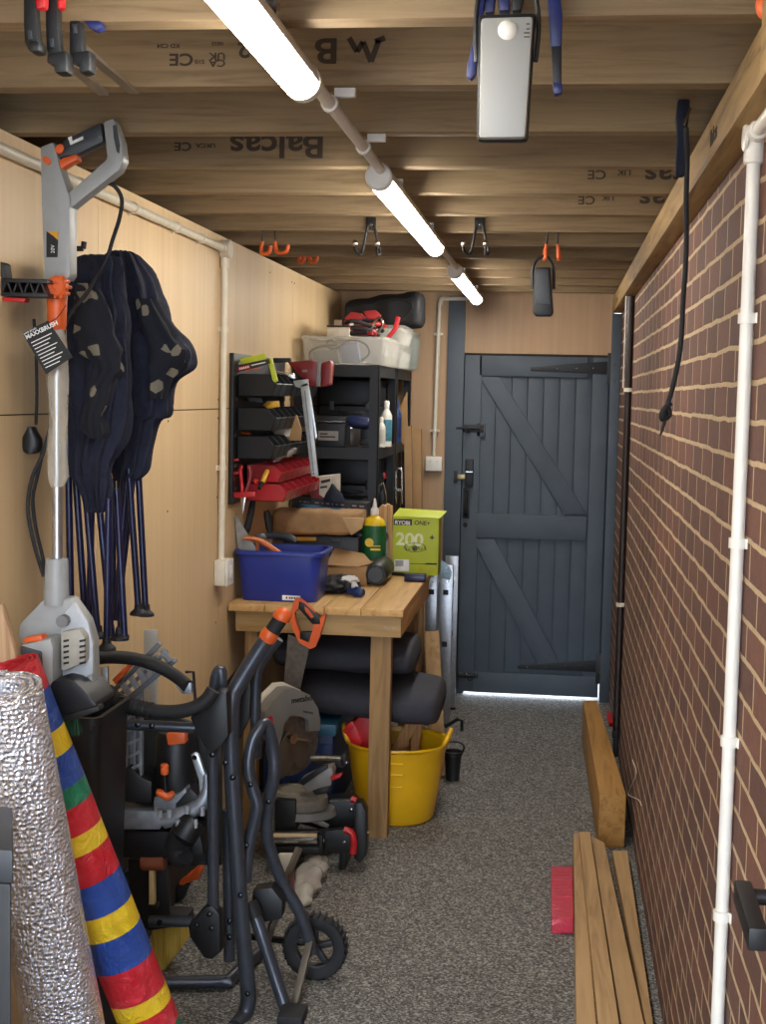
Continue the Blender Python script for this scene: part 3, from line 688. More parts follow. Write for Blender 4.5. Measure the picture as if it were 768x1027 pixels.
t.part('hand_grip', MB().slab([(52, 150), (66, 139), (101, 122), (104, 142), (77, 155), (64, 157), (56, 160)], Y + .008, .034, .006), M_DGREY, 'dark rubber grip')
t.part('grip_emblem', MB().slab([(68, 138), (71.5, 136.5), (72.5, 141.5), (83, 136.5), (83.4, 139.5), (70.5, 145.3)], Y + .0065, .003), M_INKW)
t.part('trigger', MB().slab([(57, 162), (63, 158), (76, 154), (78, 160), (68, 165), (60, 170)], Y + .006, .03, .004), M_ORANGE)
for x, y, l in ((47, 161, 'orange side button'), (60, 149.5, 'orange safety button')):
    t.part('button', MB().lathe([(.010, 0), (.009, .003), (0, .004)], P(x, y, Y), (0, -1, 0), 16, (.7, 1) if x < 50 else (1, .9)), M_ORANGE)
t.part('rating_label', MB().slab([(46.5, 232), (58.5, 232), (57.5, 258), (46.5, 258)], Y - .0012, .002), M_INKB, 'black and yellow label')
t.part('label_flash', MB().slab([(47, 232), (58.3, 232), (58.3, 241), (54, 237)], Y - .002, .0015), mat('amber_ink', (206, 150, 30), .6))
t.part('label_lettering', MB().text('20V', P(54.5, 254, Y - .0021), (0, 0, 1), (-1, 0, 0), .010), M_INKW)
t.part('clamp_knob', MB().lathe([(.018, 0), (.020, .003), (.020, .018), (.016, .022), (.007, .022), (.006, .018), (0, .018)], P(59.5, 288, Y + .002), (0, -1, 0), 24), M_ORANGE)
mb = MB()
for i in range(10):
    c = P(59.5, 288, Y - .010) + V((math.cos(i * math.pi / 5), 0, math.sin(i * math.pi / 5))) * .0195
    mb.cyl(c + V((0, -.008, 0)), c + V((0, .008, 0)), .0035, 8)
t.part('knob_knurl', mb, M_ORANGE)
sh = lambda x, y: P(x, y, Y + .025)
t.part('collar', MB().tube([sh(57, 296), sh(57, 302), sh(57, 326), sh(57, 331)], [.020, .0195, .0185, .016], 20), M_ORANGE)
t.part('shaft', MB().cyl(sh(57, 325), sh(57.5, 566), .0105, 18), M_ALU)
rg = [(327, .013), (345, .018), (380, .0195), (420, .018), (450, .0205), (478, .019), (488, .015)]
t.part('plastic_wrap', MB().loft([(sh(57 + (i % 2), y), (r, 0, 0), (0, r * .9, 0)) for i, (y, r) in enumerate(rg)], 22, 1, .006, 60), clear('crinkled_clear_wrap', (214, 206, 190), .42, .15), 'clear wrapping left on the shaft')
t.part('neck', MB().tube([sh(57, 560), sh(57, 563), sh(56.5, 600), sh(56.5, 606)], [.0215, .0225, .025, .025], 24), M_GREYP)
t.part('head_shell', MB().slab([(42, 602), (70, 600), (86, 623), (92, 643), (93, 686), (52, 700), (51, 650), (22, 648), (17, 638), (19, 626)], Y + .01, .05, .008), M_GREYP)
t.part('shell_recess', MB().slab([(61, 622), (66, 613), (74, 604), (88, 624), (93, 646), (93, 676), (62, 690)], Y + .004, .012, .003), mat('pale_grey_plastic', (176, 180, 184), .4))
t.part('motor_cover', MB().slab([(61, 634), (79, 631), (85, 640), (85, 664), (64, 673), (61, 672)], Y - .022, .034, .005), mat('warm_grey_plastic', (162, 158, 146), .45))
for x in (63.5, 79.5):
    mb = MB()
    for i in range(5): mb.slab([(x, 642 + i * 5.6), (x + 5.5, 641 + i * 5.6), (x + 5.5, 643.2 + i * 5.6), (x, 644.4 + i * 5.6)], Y - .0228, .006)
    t.part('vent_slots', mb, M_INKB)
t.part('guide_wheel', MB().lathe([(.012, 0), (.012, .018), (0, .018)], P(65, 622, Y + .004), (0, -1, 0), 18), mat('mid_grey_plastic', (112, 112, 112), .5))
t.part('motor_block', MB().slab([(20, 647), (50, 640), (53, 650), (53, 696), (42, 696), (22, 690)], Y - .05, .07, .006), M_GREYP)
t.part('motor_vent', MB().slab([(20, 648), (41, 654), (43, 690), (36, 690), (21, 660)], Y - .056, .01, .003), M_DGREY)
t.part('latch_button', MB().slab([(23, 640), (41, 637), (43, 643), (23, 645)], Y - .047, .03, .003), M_ORANGE)
hood = [(39, 706), (43, 693), (51, 684), (63, 680), (75, 683), (88, 696), (96, 706), (96, 711), (60, 722), (42, 717)]
t.part('brush_hood', MB().slab(hood, Y - .05, .12, .006), M_BLACK)
t.part('hood_lip', MB().slab([(52, 721), (98, 708), (100, 713), (56, 728)], Y - .06, .03, .003), M_BLACK)
mb = MB(); rnd = random.Random(4)
for i in range(70):
    x = rnd.uniform(62, 78); y = rnd.uniform(716, 721); q = P(x, y, Y - .05 + rnd.uniform(0, .10))
    mb.cyl(q, q + V((rnd.uniform(-.01, .01), rnd.uniform(-.01, .01), -.035)), .0012, 4)
t.part('brush_bristles', mb, mat('dark_green_bristle', (28, 74, 46), .7))
# tag and cord
tg = Thing('product_tag', 'black swing tag with white print hanging from the brush cleaner shaft', 'tag', P(47, 376, Y - .02))
q = [(22, 334), (48, 321.5), (72.5, 358), (46, 375.5)]
tg.part('tag_card', MB().slab(q, Y - .03, .0016), M_INKB)
rgt = P(48, 321.5, Y) - P(22, 334, Y); upv = P(22, 334, Y) - P(46, 375.5, Y)
mb = MB().text('MAXXBRUSH', P(26.5, 340.5, Y - .0312), rgt, upv, .0118, .0004, .02)
tg.part('printed_lettering', mb, M_INKW)
mb = MB().text('patio brush', P(24, 335.8, Y - .0312), rgt, upv, .006, .0004)
for i in range(9):
    f_ = .26 + i * .075; a = P(22 + 24 * f_ + 3, 334 + 41.5 * f_ - .8, Y - .0312); mb.beam(a, a + rgt * (.78 - .12 * (i % 3)), .0016, .0004, 0, (0, 1, 0))
tg.part('printed_lines', mb, M_INKW)
tg.part('tag_string', MB().tube([P(48, 324, Y - .03), P(58, 318, Y - .025), P(66, 306, Y)], .0009, 5, 3), M_INKB)
t = Thing('power_cord', 'black power cord of the brush cleaner, hanging with its plug on the left wall', 'cord', P(43, 580, 2.78))
t.part('cord_lead', MB().tube([P(x, y, Y + d) for x, y, d in ((102, 182, .03), (114, 186, .04), (122, 199, .05), (120, 218, .06), (113, 240, .08), (106, 262, .08), (90, 290, .10), (64, 330, .09), (66, 400, .06), (52, 425, .05), (43, 455, .04), (32, 480, .04), (28, 510, .04), (34, 545, .05), (44, 578, .06))], .0042, 8, 4), M_RUBBER)
t.part('cord_loop', MB().tube([P(x, y, 2.77) for x, y in ((36, 426), (37, 395), (36, 350), (34, 320)) ], .0035, 8, 4).tube([P(x, y, 2.77) for x, y in ((34, 440), (42, 452), (38, 475), (33, 500), (36, 530), (43, 560), (44, 578))], .004, 8, 4), M_RUBBER)
ob = t.part('plug', MB().loft([(P(32, y, 2.76), (a, 0, 0), (0, .016, 0)) for y, a in ((428, .006), (433, .012), (440, .021), (447, .022), (453, .017), (455, .008))], 18, .85), M_BLACK)
t.part('plug_pin', MB().box(P(28, 443, 2.745) - V((.002, .0, 0)), P(28, 449, 2.745) + V((.003, .02, 0))), M_BRASS, under=ob)
# the folded camping chairs
def folded_chair(label, Y, secs, legs, pocket, loc, feet):
    t = Thing('folding_camp_chair', label, 'camping chair', loc, 'folded navy camping chairs on the left wall')
    s = []
    for y, x0, x1, dp in secs:
        a, b_ = P(x0, y, Y), P(x1, y, Y); c = (a + b_) / 2
        s.append((c + V((0, dp * .3, 0)), V(((b_.x - a.x) / 2, 0, 0)), V((0, dp, 0))))
    t.part('fabric_seat', MB().loft(s, 72, .9, .02, 14, 5, .007, 11), M_NAVYF)
    t.part('mesh_pocket', MB().loft([(P((x0 + x1) / 2, y, Y - dp), V(((P(x1, y, Y).x - P(x0, y, Y).x) / 2, 0, 0)), V((0, .022, 0))) for y, x0, x1, dp in pocket], 36, .9, .012, 30, 5, .004, 6), M_POCKET, 'open mesh pocket')
    for i, (x0, y0, x1, y1, d) in enumerate(legs):
        t.part('leg', MB().cyl(P(x0, y0, Y + d), P(x1, y1, Y + d), .0075, 12), M_NAVYT)
    for x, y, d in feet:
        p = P(x, y, Y + d); t.part('foot', MB().lathe([(.020, -.004), (.019, .002), (.010, .010), (.009, .022)], p, (0, 0, 1), 16), M_RUBBER)
    return t
def pocket_mat():
    mt, nt, b = nodes('mesh_pocket_net')
    v = nt.nodes.new('ShaderNodeTexVoronoi'); v.inputs['Scale'].default_value = 42; nt.links.new(coord(nt), v.inputs['Vector'])
    s = nt.nodes.new('ShaderNodeSeparateColor'); nt.links.new(v.outputs['Color'], s.inputs[0])
    nt.links.new(ramp(nt, s.outputs[0], [(0, s2l((20, 22, 32))), (.86, s2l((32, 34, 46))), (.87, s2l((120, 112, 96)))], 'CONSTANT'), b.inputs['Base Color'])
    b.inputs['Roughness'].default_value = .9; return mt
M_POCKET = pocket_mat()
folded_chair('folded navy camping chair nearest the brush cleaner, mesh pocket facing out', 2.84,
    [(256, 82, 104, .03), (262, 74, 118, .05), (300, 70, 122, .055), (340, 70, 124, .06), (380, 68, 128, .06), (420, 67, 124, .055), (455, 68, 112, .05), (485, 76, 110, .04), (508, 84, 108, .03), (514, 88, 104, .02)],
    [(68, 440, 71, 600, .03), (83, 460, 98, 637, .0), (99, 500, 112, 638, .04), (109, 500, 107, 648, -.02), (117, 490, 125, 642, .03), (76, 480, 86, 630, .06), (92, 470, 90, 625, .05)],
    [(285, 80, 96, .05), (310, 76, 108, .06), (350, 80, 118, .06), (368, 96, 122, .055), (390, 90, 110, .05), (420, 84, 104, .045), (440, 92, 104, .04)],
    P(95, 650, 2.84), [(107, 650, -.02), (120, 640, .03), (98, 638, .0)])
folded_chair('folded navy camping chair bulging behind, right of the other chair', 3.02,
    [(252, 118, 130, .03), (258, 108, 140, .05), (285, 106, 152, .06), (320, 108, 166, .075), (340, 110, 184, .08), (352, 112, 192, .08), (368, 112, 190, .075), (384, 112, 174, .06), (415, 112, 166, .05), (422, 112, 154, .05), (445, 113, 148, .045), (470, 114, 142, .035), (482, 114, 132, .025)],
    [(130, 440, 116, 622, .0), (129, 470, 139, 614, -.02), (138, 460, 146, 614, .02), (120, 460, 121, 636, .03), (134, 470, 118, 616, .05), (113, 480, 113, 618, .02)],
    [(300, 140, 156, .06), (330, 146, 172, .07), (350, 150, 184, .075), (380, 150, 172, .06), (400, 152, 166, .055)],
    P(135, 640, 3.02), [(139, 615, -.02), (146, 616, .02), (121, 638, .03)])
t = Thing('wall_hook', 'black hook on the left wall carrying the folded camping chairs', 'hook', (XL, 3.05, 1.82))
t.part('hook_arm', MB().cyl((XL + .001, 2.93, 1.80), (-1.02, 2.93, 1.80), .006, 10).cyl((-1.02, 2.93, 1.80), (-1.018, 2.93, 1.815), .006, 10), M_BLACKM)
t.part('hook_plate', MB().box((XL + .0005, 2.90, 1.77), (XL + .006, 2.96, 1.84), .001), M_BLACKM)

# ================================================================== workbench
BZ = .793; BX0, BX1, BY0, BY1 = -1.078, -.484, 4.555, 5.62
t = Thing('workbench', 'pale wooden workbench of planks on square legs along the left wall', 'workbench', ((BX0 + BX1) / 2, 5.1, 0))
xs = [BX0, P(265, 603, BY0).x, P(331, 606, BY0).x - .02, P(362, 608, BY0).x, BX1]
for a, b_ in zip(xs, xs[1:]):
    t.part('top_plank', MB().box((a + .0012, BY0, BZ - .026), (b_ - .0012, BY1, BZ), .003), M_BENCH)
ax0, ax1 = P(236, 620, 4.575).x, -.494
za, zb = BZ - .0262, P(381, 639, 4.575).z
t.part('front_apron', MB().box((ax0, 4.578, zb), (ax1, 4.60, za), .002), M_BENCHX)
s = MB()
for px, py in ((387, 629), (395, 630), (240, 623)): s.cyl(P(px, py, 4.579), P(px, py, 4.5775), .0035, 10)
t.part('screw_head', s, mat('dull_steel', (120, 124, 124), .4, .7))
t.part('side_apron', MB().box((ax1 - .024, 4.6005, zb), (ax1, BY1 - .02, za), .002), M_BENCH)
t.part('back_apron', MB().box((ax0, BY1 - .0445, zb), (ax1 - .0245, BY1 - .02, za), .002), M_BENCHX)
for x0, x1 in ((-1.03, -.985), (P(370.5, 700, 4.602).x, P(391, 700, 4.602).x)):
    for y0 in (4.602, BY1 - .125):
        t.part('leg', MB().box((x0, y0, 0), (x1, y0 + (.056 if y0 < 5 else .075), za), .003), M_BENCHZ)

# things stored under the bench
t = Thing('storage_crate', 'deep blue plastic crate under the workbench behind the mitre saw', 'crate', (-.88, 5.1, 0))
t.part('crate_body', MB().box((-1.0, 4.78, .001), (-.745, 5.3, .318), .02), M_BLUED)
t.part('crate_rim', MB().box((-1.01, 4.765, .30), (-.735, 5.315, .345), .01), M_TEAL)
for i in range(3): t.part('crate_rib', MB().box((-.97 + i * .085, 4.772, .06), (-.92 + i * .085, 4.782, .27), .004), M_BLUED)
def mattress(label, y0, xa, xb, za, zb, dz):
    secs = []
    for f_ in (0, .03, .1, .3, .55, .8, .94, .985, 1):
        e = (.02 if f_ in (0, 1) else .75 if f_ in (.03, .985) else .93 if f_ in (.1, .94) else 1)
        z = za + (zb - za) * f_
        secs.append(((xa + (xb - xa) * f_, y0, z), (0, .24 * max(.5, e), 0), (0, 0, dz * e)))
    return solo('folded_mattress', label, 'mattress', MB().loft(secs, 40, .75, .012, 7, 4, .002, 5), M_SLATE, 'slate mattresses under the bench')
mattress('upper slate grey folded mattress under the workbench top', 5.0, P(268, 655, 4.8).x, P(414, 655, 4.8).x, .578, .565, .060)
mattress('lower slate grey mattress drooping out at the right end under the workbench', 5.0, P(282, 690, 4.8).x, P(441, 690, 4.8).x,   .435, .40, .070)
# yellow tub with red box and offcuts
tc = P(397, 800, 4.865); tx, ty = tc.x, 4.865
t = Thing('flexi_tub', 'yellow flexible tub under the right end of the workbench', 'tub', (tx, ty, 0))
t.part('tub_body', MB().lathe([(.001, .003), (.128, .002), (.136, .012), (.156, .13), (.176, .265), (.181, .282), (.187, .284), (.188, .277), (.183, .274), (.172, .262), (.150, .13), (.13, .018), (.001, .014)], (tx, ty, 0), (0, 0, 1), 48), M_YELLOW)
for sgn in (-1, 1):
    zc = .276
    t.part('tub_handle', MB().tube([(tx + sgn * .166, ty - .055, zc - .005), (tx + sgn * .183, ty - .045, zc + .028), (tx + sgn * .191, ty, zc + .045), (tx + sgn * .183, ty + .045, zc + .028), (tx + sgn * .166, ty + .055, zc - .005)], .009, 10, 4), M_YELLOW)
for i, z in enumerate((.235, .195, .15)):
    rr = .156 + (z - .13) * .148 + .002
    t.part('level_mark', MB().tube([(tx + math.cos(a) * rr, ty + math.sin(a) * rr, z) for a in [R(-92 + k * 3) for k in range(6)]], .0018, 6), M_YELS)
t = Thing('red_storage_box', 'red plastic box tilted inside the yellow tub', 'box', (tx - .09, ty, .05))
q = [(346, 736), (363, 714), (378, 717), (378, 762), (358, 762)]
Y = 4.82
t.part('box_body', MB().slab(q, Y, .10, .006), M_RED)
t.part('box_lid', MB().slab([(343, 733), (354, 724), (364, 745), (357, 751)], Y - .012, .12, .004), mat('bright_red_plastic', (206, 34, 40), .35))
t.part('box_lug', MB().slab([(346, 728), (353, 723), (356, 729), (350, 734)], Y - .018, .02, .003), mat('bright_red_plastic', (206, 34, 40)))
M_OFFD = wood('aged_offcut_wood', (168, 124, 78), (118, 82, 48), 'Z', .7, False)
for q, d, l, th in (([(388, 757), (414, 713), (422, 718), (400, 765), (390, 765)], .0, 'wide dark offcut leaning left in the yellow tub', .02), ([(402, 758), (406, 721), (411, 720), (410, 765), (403, 765)], .04, 'middle upright offcut standing in the yellow tub', .025), ([(411, 757), (414, 716), (419, 712), (424, 726), (418, 762), (411, 762)], .02, 'right split offcut standing in the yellow tub', .02)):
    solo('wood_offcut', l, 'wood offcut', MB().slab(q, 4.88 + d, th, .002), M_OFFD, 'offcuts in the yellow tub')
rnd = random.Random(9); mb = MB()
for i in range(60):
    a = rnd.uniform(0, 6.28); r_ = rnd.uniform(0, .095); c = V((tx + math.cos(a) * r_, ty + math.sin(a) * r_, rnd.uniform(.20, .235)))
    d = V((rnd.uniform(-1, 1), rnd.uniform(-1, 1), rnd.uniform(-.4, .4))).normalized() * rnd.uniform(.02, .045); mb.beam(c - d, c + d, .016, .008)
mb.lathe([(.0, .17), (.145, .17), (.15, .2), (0, .205)], (tx, ty, 0), (0, 0, 1), 24)
ob = solo('wood_scraps', 'small wood scraps filling the yellow tub', 'wood scraps', mb, M_OFFD); ob['kind'] = 'stuff'
a, b_ = P(426, 646, 5.42), P(441, 776, 5.40)
solo('leaning_board', 'narrow wooden board leaning behind the yellow tub at the bench end', 'board', MB().beam((a.x, 5.72, a.z), (b_.x - .004, 5.40, .004), .018, .062, .002, (1, 0, 0)), wood('leaning_board_wood', (184, 148, 104), (140, 104, 66), 'Z', .6, False))
# ladder
LYn = 6.26
t = Thing('aluminium_ladder', 'short aluminium folding ladder standing between the bench and the door', 'ladder', (P(438, 727, LYn).x, LYn, 0))
for x0, x1, n_ in ((425.5, 437, 0), (438.5, 452.5, 1)):
    a, b_ = P(x0, 650, LYn).x, P(x1, 650, LYn).x
    top = P(445, 566, LYn).z - (.0 if n_ else .03)
    for yy in (LYn, LYn + .34):
        t.part('stile', MB().box((a, yy, .012), (b_, yy + .024, top), .003), M_ALU)
        t.part('stile_foot', MB().box((a - .002, yy - .003, .0005), (b_ + .002, yy + .027, .0118), .003), M_RUBBER)
    for y in (594, 646, 697):
        z = P(444, y, LYn).z; cx = (a + b_) / 2
        ob = t.part('rung', MB().box((cx - .014, LYn + .0245, z - .014), (cx + .014, LYn + .3395, z + .014), .002), M_ALU)
        t.part('rung_end', MB().box((cx - .012, LYn - .002, z - .012), (cx + .012, LYn - .0001, z + .012), .001), M_INKB, under=ob)
    s = MB()
    for y in (578, 584): s.lathe([(.004, 0), (0, .003)], P((x0 + x1) / 2 + 3, y, LYn), (0, -1, 0), 8)
    t.part('rivet', s, M_STEEL)
t.part('ladder_label', MB().slab([(443, 562), (449, 566), (453, 574), (451, 582), (442, 579), (441, 570)], LYn - .006, .004, .001), mat('pale_blue_wrap', (166, 196, 214), .35, 0, .3, 80), 'pale blue crinkled label')
t.part('stabiliser_foot', MB().tube([P(446, 729, LYn - .1), P(459, 721, LYn - .1), P(463, 723, LYn - .1), P(463, 733, LYn - .1)], .008, 10), M_BLACK)
pb = PZ(453, 784)
t = Thing('black_pot', 'small black pot on the floor just right of the yellow tub', 'pot', (pb.x, pb.y + .03, 0))
t.part('pot_body', MB().lathe([(.001, .001), (.026, .001), (.034, .10), (.038, .102), (.038, .115), (.034, .116), (.031, .10), (.02, .01), (.001, .008)], (pb.x, pb.y + .03, 0), (0, 0, 1), 24), M_BLACK)
c = V((pb.x, pb.y + .03, .115)); t.part('pot_handle', MB().tube([c + V((.034, 0, -.01)), c + V((.042, 0, .02)), c + V((.02, 0, .036)), c + V((-.02, 0, .036))], .004, 8, 4), M_BLACK)

# ---- on the bench
Y0 = 4.605
t = Thing('blue_tote', 'blue plastic tote box of tools at the near left corner of the workbench', 'box', (-.91, 4.73, BZ))
xa, xb_ = -1.054, -.790; xta, xtb = -1.080, -.766; zt = .966; d0, d1, e0, e1 = 4.625, 4.845, 4.607, 4.865
def rrect(xa, xb, ya, yb, z, r, n=5):
    o = []
    for cx, cy, a0 in ((xb - r, yb - r, 0), (xa + r, yb - r, 90), (xa + r, ya + r, 180), (xb - r, ya + r, 270)):
        for i in range(n + 1): a = R(a0 + 90 * i / n); o.append(V((cx + r * math.cos(a), cy + r * math.sin(a), z)))
    return o
w_ = .004
t.part('tote_body', MB().rings([rrect(xa + .004, xb_ - .004, d0 + .004, d1 - .004, BZ + .0005, .03), rrect(xa, xb_, d0, d1, BZ + .008, .034), rrect(xta + .012, xtb - .012, e0 + .01, e1 - .01, zt - .02, .04), rrect(xta + .012, xtb - .012, e0 + .01, e1 - .01, zt - .004, .04), rrect(xta + .016, xtb - .016, e0 + .014, e1 - .014, zt - .004, .036), rrect(xa + w_, xb_ - w_, d0 + w_, d1 - w_, BZ + .014, .03)]), M_BLUEP)
t.part('tote_rim', MB().rings([rrect(xta + .010, xtb - .010, e0 + .008, e1 - .008, zt - .016, .04), rrect(xta, xtb, e0, e1, zt - .014, .046), rrect(xta, xtb, e0, e1, zt - .003, .046), rrect(xta + .003, xtb - .003, e0 + .003, e1 - .003, zt, .044), rrect(xta + .014, xtb - .014, e0 + .012, e1 - .012, zt, .038), rrect(xta + .014, xtb - .014, e0 + .012, e1 - .012, zt - .016, .038)], False, True), M_BLUEP)
a, b_ = P(283, 597, 4.6225), P(301, 602.5, 4.6225)
lb = t.part('tote_label', MB().box((a.x, 4.6225, b_.z), (b_.x, 4.6245, a.z)), M_INKW, 'white sticker')
mb = MB()
for f_ in (.2, .38, .5, .64, .8): mb.box((a.x + (b_.x - a.x) * f_, 4.6218, b_.z + .005), (a.x + (b_.x - a.x) * (f_ + .09), 4.6226, a.z - .005))
t.part('label_print', mb, M_INK, under=lb)
G = 'tools standing in the blue tote'
t = Thing('paint_scraper', 'grey steel trowel blade at the left end inside the blue tote', 'trowel', P(245, 556, 4.68), G)
t.part('blade', MB().slab([(236, 514), (239, 520), (257, 550), (250, 562), (240, 556), (236, 530)], 4.67, .003), mat('worn_steel', (146, 144, 138), .5, .5, .2, 30))
t.part('tang', MB().cyl(P(244, 535, 4.675), P(262, 562, 4.68), .005, 8), M_STEEL)
t = Thing('black_handled_saw', 'black handled tool upright at the left back of the blue tote', 'hand tool', P(250, 556, 4.76), G)
t.part('tool_handle', MB().tube([P(254, 500, 4.80), P(252, 512, 4.79), P(248, 530, 4.77), P(246, 537, 4.77)], [.009, .012, .012, .007], 12, 2), M_RUBBER)
t.part('tool_blade', MB().cyl(P(246, 537, 4.77), P(243, 575, 4.75), .004, 8), M_STEEL)
t = Thing('copper_pipe_cutter', 'copper orange handled tool lying across the left top of the blue tote', 'hand tool', P(262, 550, 4.72), G)
MC = mat('copper_orange', (190, 104, 58), .4, .2)
t.part('tool_handle', MB().tube([P(243, 540, 4.66), P(252, 540, 4.67), P(262, 543, 4.68), P(280, 556, 4.70)], [.006, .009, .010, .013], 12, 3), MC)
t.part('tool_arm', MB().tube([P(257, 541, 4.675), P(258, 548, 4.68), P(257, 562, 4.69)], .007, 10, 3), MC)
t = Thing('black_handled_chisel', 'black handled chisel upright at the back of the blue tote', 'chisel', P(273, 556, 4.80), G)
t.part('tool_handle', MB().tube([P(267, 512, 4.81), P(268, 517, 4.81), P(270, 530, 4.81), P(271, 536, 4.81)], [.009, .013, .012, .006], 12, 2), M_RUBBER)
t.part('tool_blade', MB().beam(P(271, 535, 4.81), P(273, 572, 4.80), .012, .004), M_STEEL)
t = Thing('dark_pliers', 'dark grey grip pliers lying among the tools in the blue tote', 'pliers', P(280, 552, 4.79), G)
t.part('plier_handle', MB().tube([P(263, 538, 4.80), P(275, 537, 4.80), P(290, 539, 4.79), P(297, 544, 4.78)], [.008, .012, .014, .008], 12, 3), M_DGREY)
t.part('plier_jaw', MB().slab([(253, 537), (264, 534), (268, 540), (258, 541)], 4.79, .014, .003), mat('dull_steel', (120, 124, 124), .4, .7))

G = None
t = Thing('black_tool_case', 'black tool case on the workbench under the brown parcel, yellow catch on its front', 'case', (-.86, 5.42, BZ))
a, b_ = P(284, 545, 5.33), P(360, 545, 5.33)
t.part('case_body', MB().box((a.x, 5.33, BZ + .0005), (b_.x, 5.59, .952), .012), M_BLACK)
t.part('case_catch', MB().slab([(296, 538.5), (317, 538.5), (317, 542.5), (296, 542.5)], 5.32, .012, .002), mat('amber_plastic', (214, 160, 40), .4), 'amber catch strip')
t.part('case_handle', MB().slab([(332, 541), (341, 541), (341, 545), (332, 545)], 5.318, .014, .002), M_DGREY)
a, b_ = P(273, 530, 5.26), P(362, 530, 5.26)
t = Thing('brown_paper_parcel', 'crumpled brown paper parcel lying on the black tool case', 'parcel', (-.85, 5.40, .953))
secs = []
for f_, k, zz in ((0, .75, 1.0), (.02, .95, 1.0), (.2, 1, 1.0), (.5, 1.0, 1.0), (.78, .98, 1.0), (.93, .8, 1.01), (1, .55, 1.025)):
    secs.append(((a.x + (b_.x - a.x) * f_, 5.36, zz + .005), (0, .09 * k, 0), (0, 0, .05 * k)))
t.part('paper_wrap', MB().loft(secs, 32, .38, .008, 16, 4), M_PAPER)
t.part('paper_flap', MB().slab([(343, 519), (365, 520), (363, 530), (352, 537)], 5.262, .02, .002), mat('light_kraft_paper', (196, 162, 116), .8, 0, .1, 20), 'lighter torn flap')
t = Thing('teal_case', 'teal blue flat case on top of the brown parcel', 'case', P(320, 521, 5.34))
t.part('case_body', MB().slab([(297, 507), (338, 511), (345, 514), (343, 521), (336, 521), (297, 515)], 5.34, .11, .004), M_TEAL)
t.part('case_seam', MB().slab([(297, 510.5), (337, 515), (337, 516), (297, 511.5)], 5.3385, .003), mat('dark_teal', (22, 56, 76), .5))
t = Thing('boxed_tool_kit', 'black printed carton behind the teal case under the red and white box', 'carton', P(332, 514, 5.46))
t.part('carton_body', MB().slab([(297, 498), (338, 502), (368, 505), (367, 536), (297, 534)], 5.47, .12, .002), mat('black_card', (24, 24, 28), .6))
rnd = random.Random(3)
for y in (502, 505.5, 509):
    x = 300; mb = MB()
    while x < 365:
        l = rnd.uniform(1.5, 5)
        if rnd.random() < .85: mb.slab([(x, y + (x - 297) * .08), (x + l, y + (x + l - 297) * .08), (x + l, y + 1.4 + (x + l - 297) * .08), (x, y + 1.4 + (x - 297) * .08)], 5.4692, .0006)
        x += l + rnd.uniform(.8, 3)
    t.part('carton_lettering', mb, mat('pale_print', (150, 130, 128), .6))
t = Thing('open_carton', 'small red and white open carton on the black printed carton', 'carton', P(322, 500, 5.48))
t.part('carton_body', MB().slab([(311, 479), (320, 478), (338, 476), (338, 500), (312, 499)], 5.50, .09, .002), mat('white_card', (206, 196, 178), .7))
t.part('carton_panel', MB().slab([(311, 480), (320, 479), (320, 496), (326, 500), (311, 499)], 5.4985, .0015), mat('dark_red_card', (132, 34, 38), .6), 'red printed side')
t.part('carton_print', MB().slab([(322, 482), (331, 480), (331, 483), (322, 485)], 5.4985, .001), M_INK)
t.part('carton_print', MB().slab([(321, 488), (328, 487), (328, 489), (321, 490)], 5.4985, .001), M_INK)
t = Thing('black_cloth_pouch', 'black pointed pouch slumped against the red and white carton', 'pouch', P(336, 503, 5.44))
t.part('pouch_body', MB().loft([(P(335, 503, 5.44), V((.045, 0, 0)), V((0, .04, 0))), (P(335, 497, 5.44), V((.036, 0, 0)), V((0, .034, 0))), (P(334, 490, 5.44), V((.016, 0, 0)), V((0, .02, 0))), (P(333, 485, 5.44), V((.004, 0, 0)), V((0, .006, 0)))], 20, 1, .006, 40, 3), M_NAVYF)
t = Thing('kraft_box', 'flat brown cardboard box on the bench behind the blue tote', 'box', P(350, 575, 5.12))
bx0, bx1 = P(327, 560, 5.10).x, P(368, 560, 5.10).x
t.part('box_body', MB().box((bx0, 5.10, BZ + .001), (bx1, 5.315, .862), .003), M_CARD)
t.part('box_flap', MB().prism([(bx0, 5.09, .866), (bx1 - .03, 5.09, .862), (bx1 + .01, 5.17, .868), (bx1 - .04, 5.30, .888), (bx0, 5.30, .905)], (0, 0, .004), .001), M_CARD)
# glue bottle
gb = P(374, 560, 5.37); gx, gy = gb.x, 5.39
t = Thing('glue_bottle', 'yellow glue bottle with white nozzle and green label on the workbench', 'bottle', (gx, gy, BZ))
t.part('bottle_body', MB().lathe([(.001, .001), (.043, .001), (.046, .008), (.046, .205), (.044, .212), (.034, .226), (.017, .236), (.016, .242), (0, .242)], (gx, gy, BZ), (0, 0, 1), 30, (1, .75)), M_YELS)
t.part('bottle_label', MB().lathe([(.0465, .05), (.0468, .052), (.0468, .198), (.0465, .2)], (gx, gy, BZ), (0, 0, 1), 30, (1, .755)), M_GREEN, 'green printed label')
t.part('label_emblem', MB().lathe([(.017, 0), (.017, .002), (0, .002)], (gx - .014, gy - .0335, BZ + .135), (0, -1, 0), 18).box((gx - .01, gy - .037, BZ + .105), (gx + .03, gy - .034, BZ + .113)).box((gx - .006, gy - .037, BZ + .12), (gx + .03, gy - .034, BZ + .124)), M_YELS)
t.part('bottle_nozzle', MB().lathe([(.0165, .2425), (.0165, .262), (.012, .268), (.009, .272), (.004, .305), (0, .306)], (gx, gy, BZ), (0, 0, 1), 20), M_WHITE)
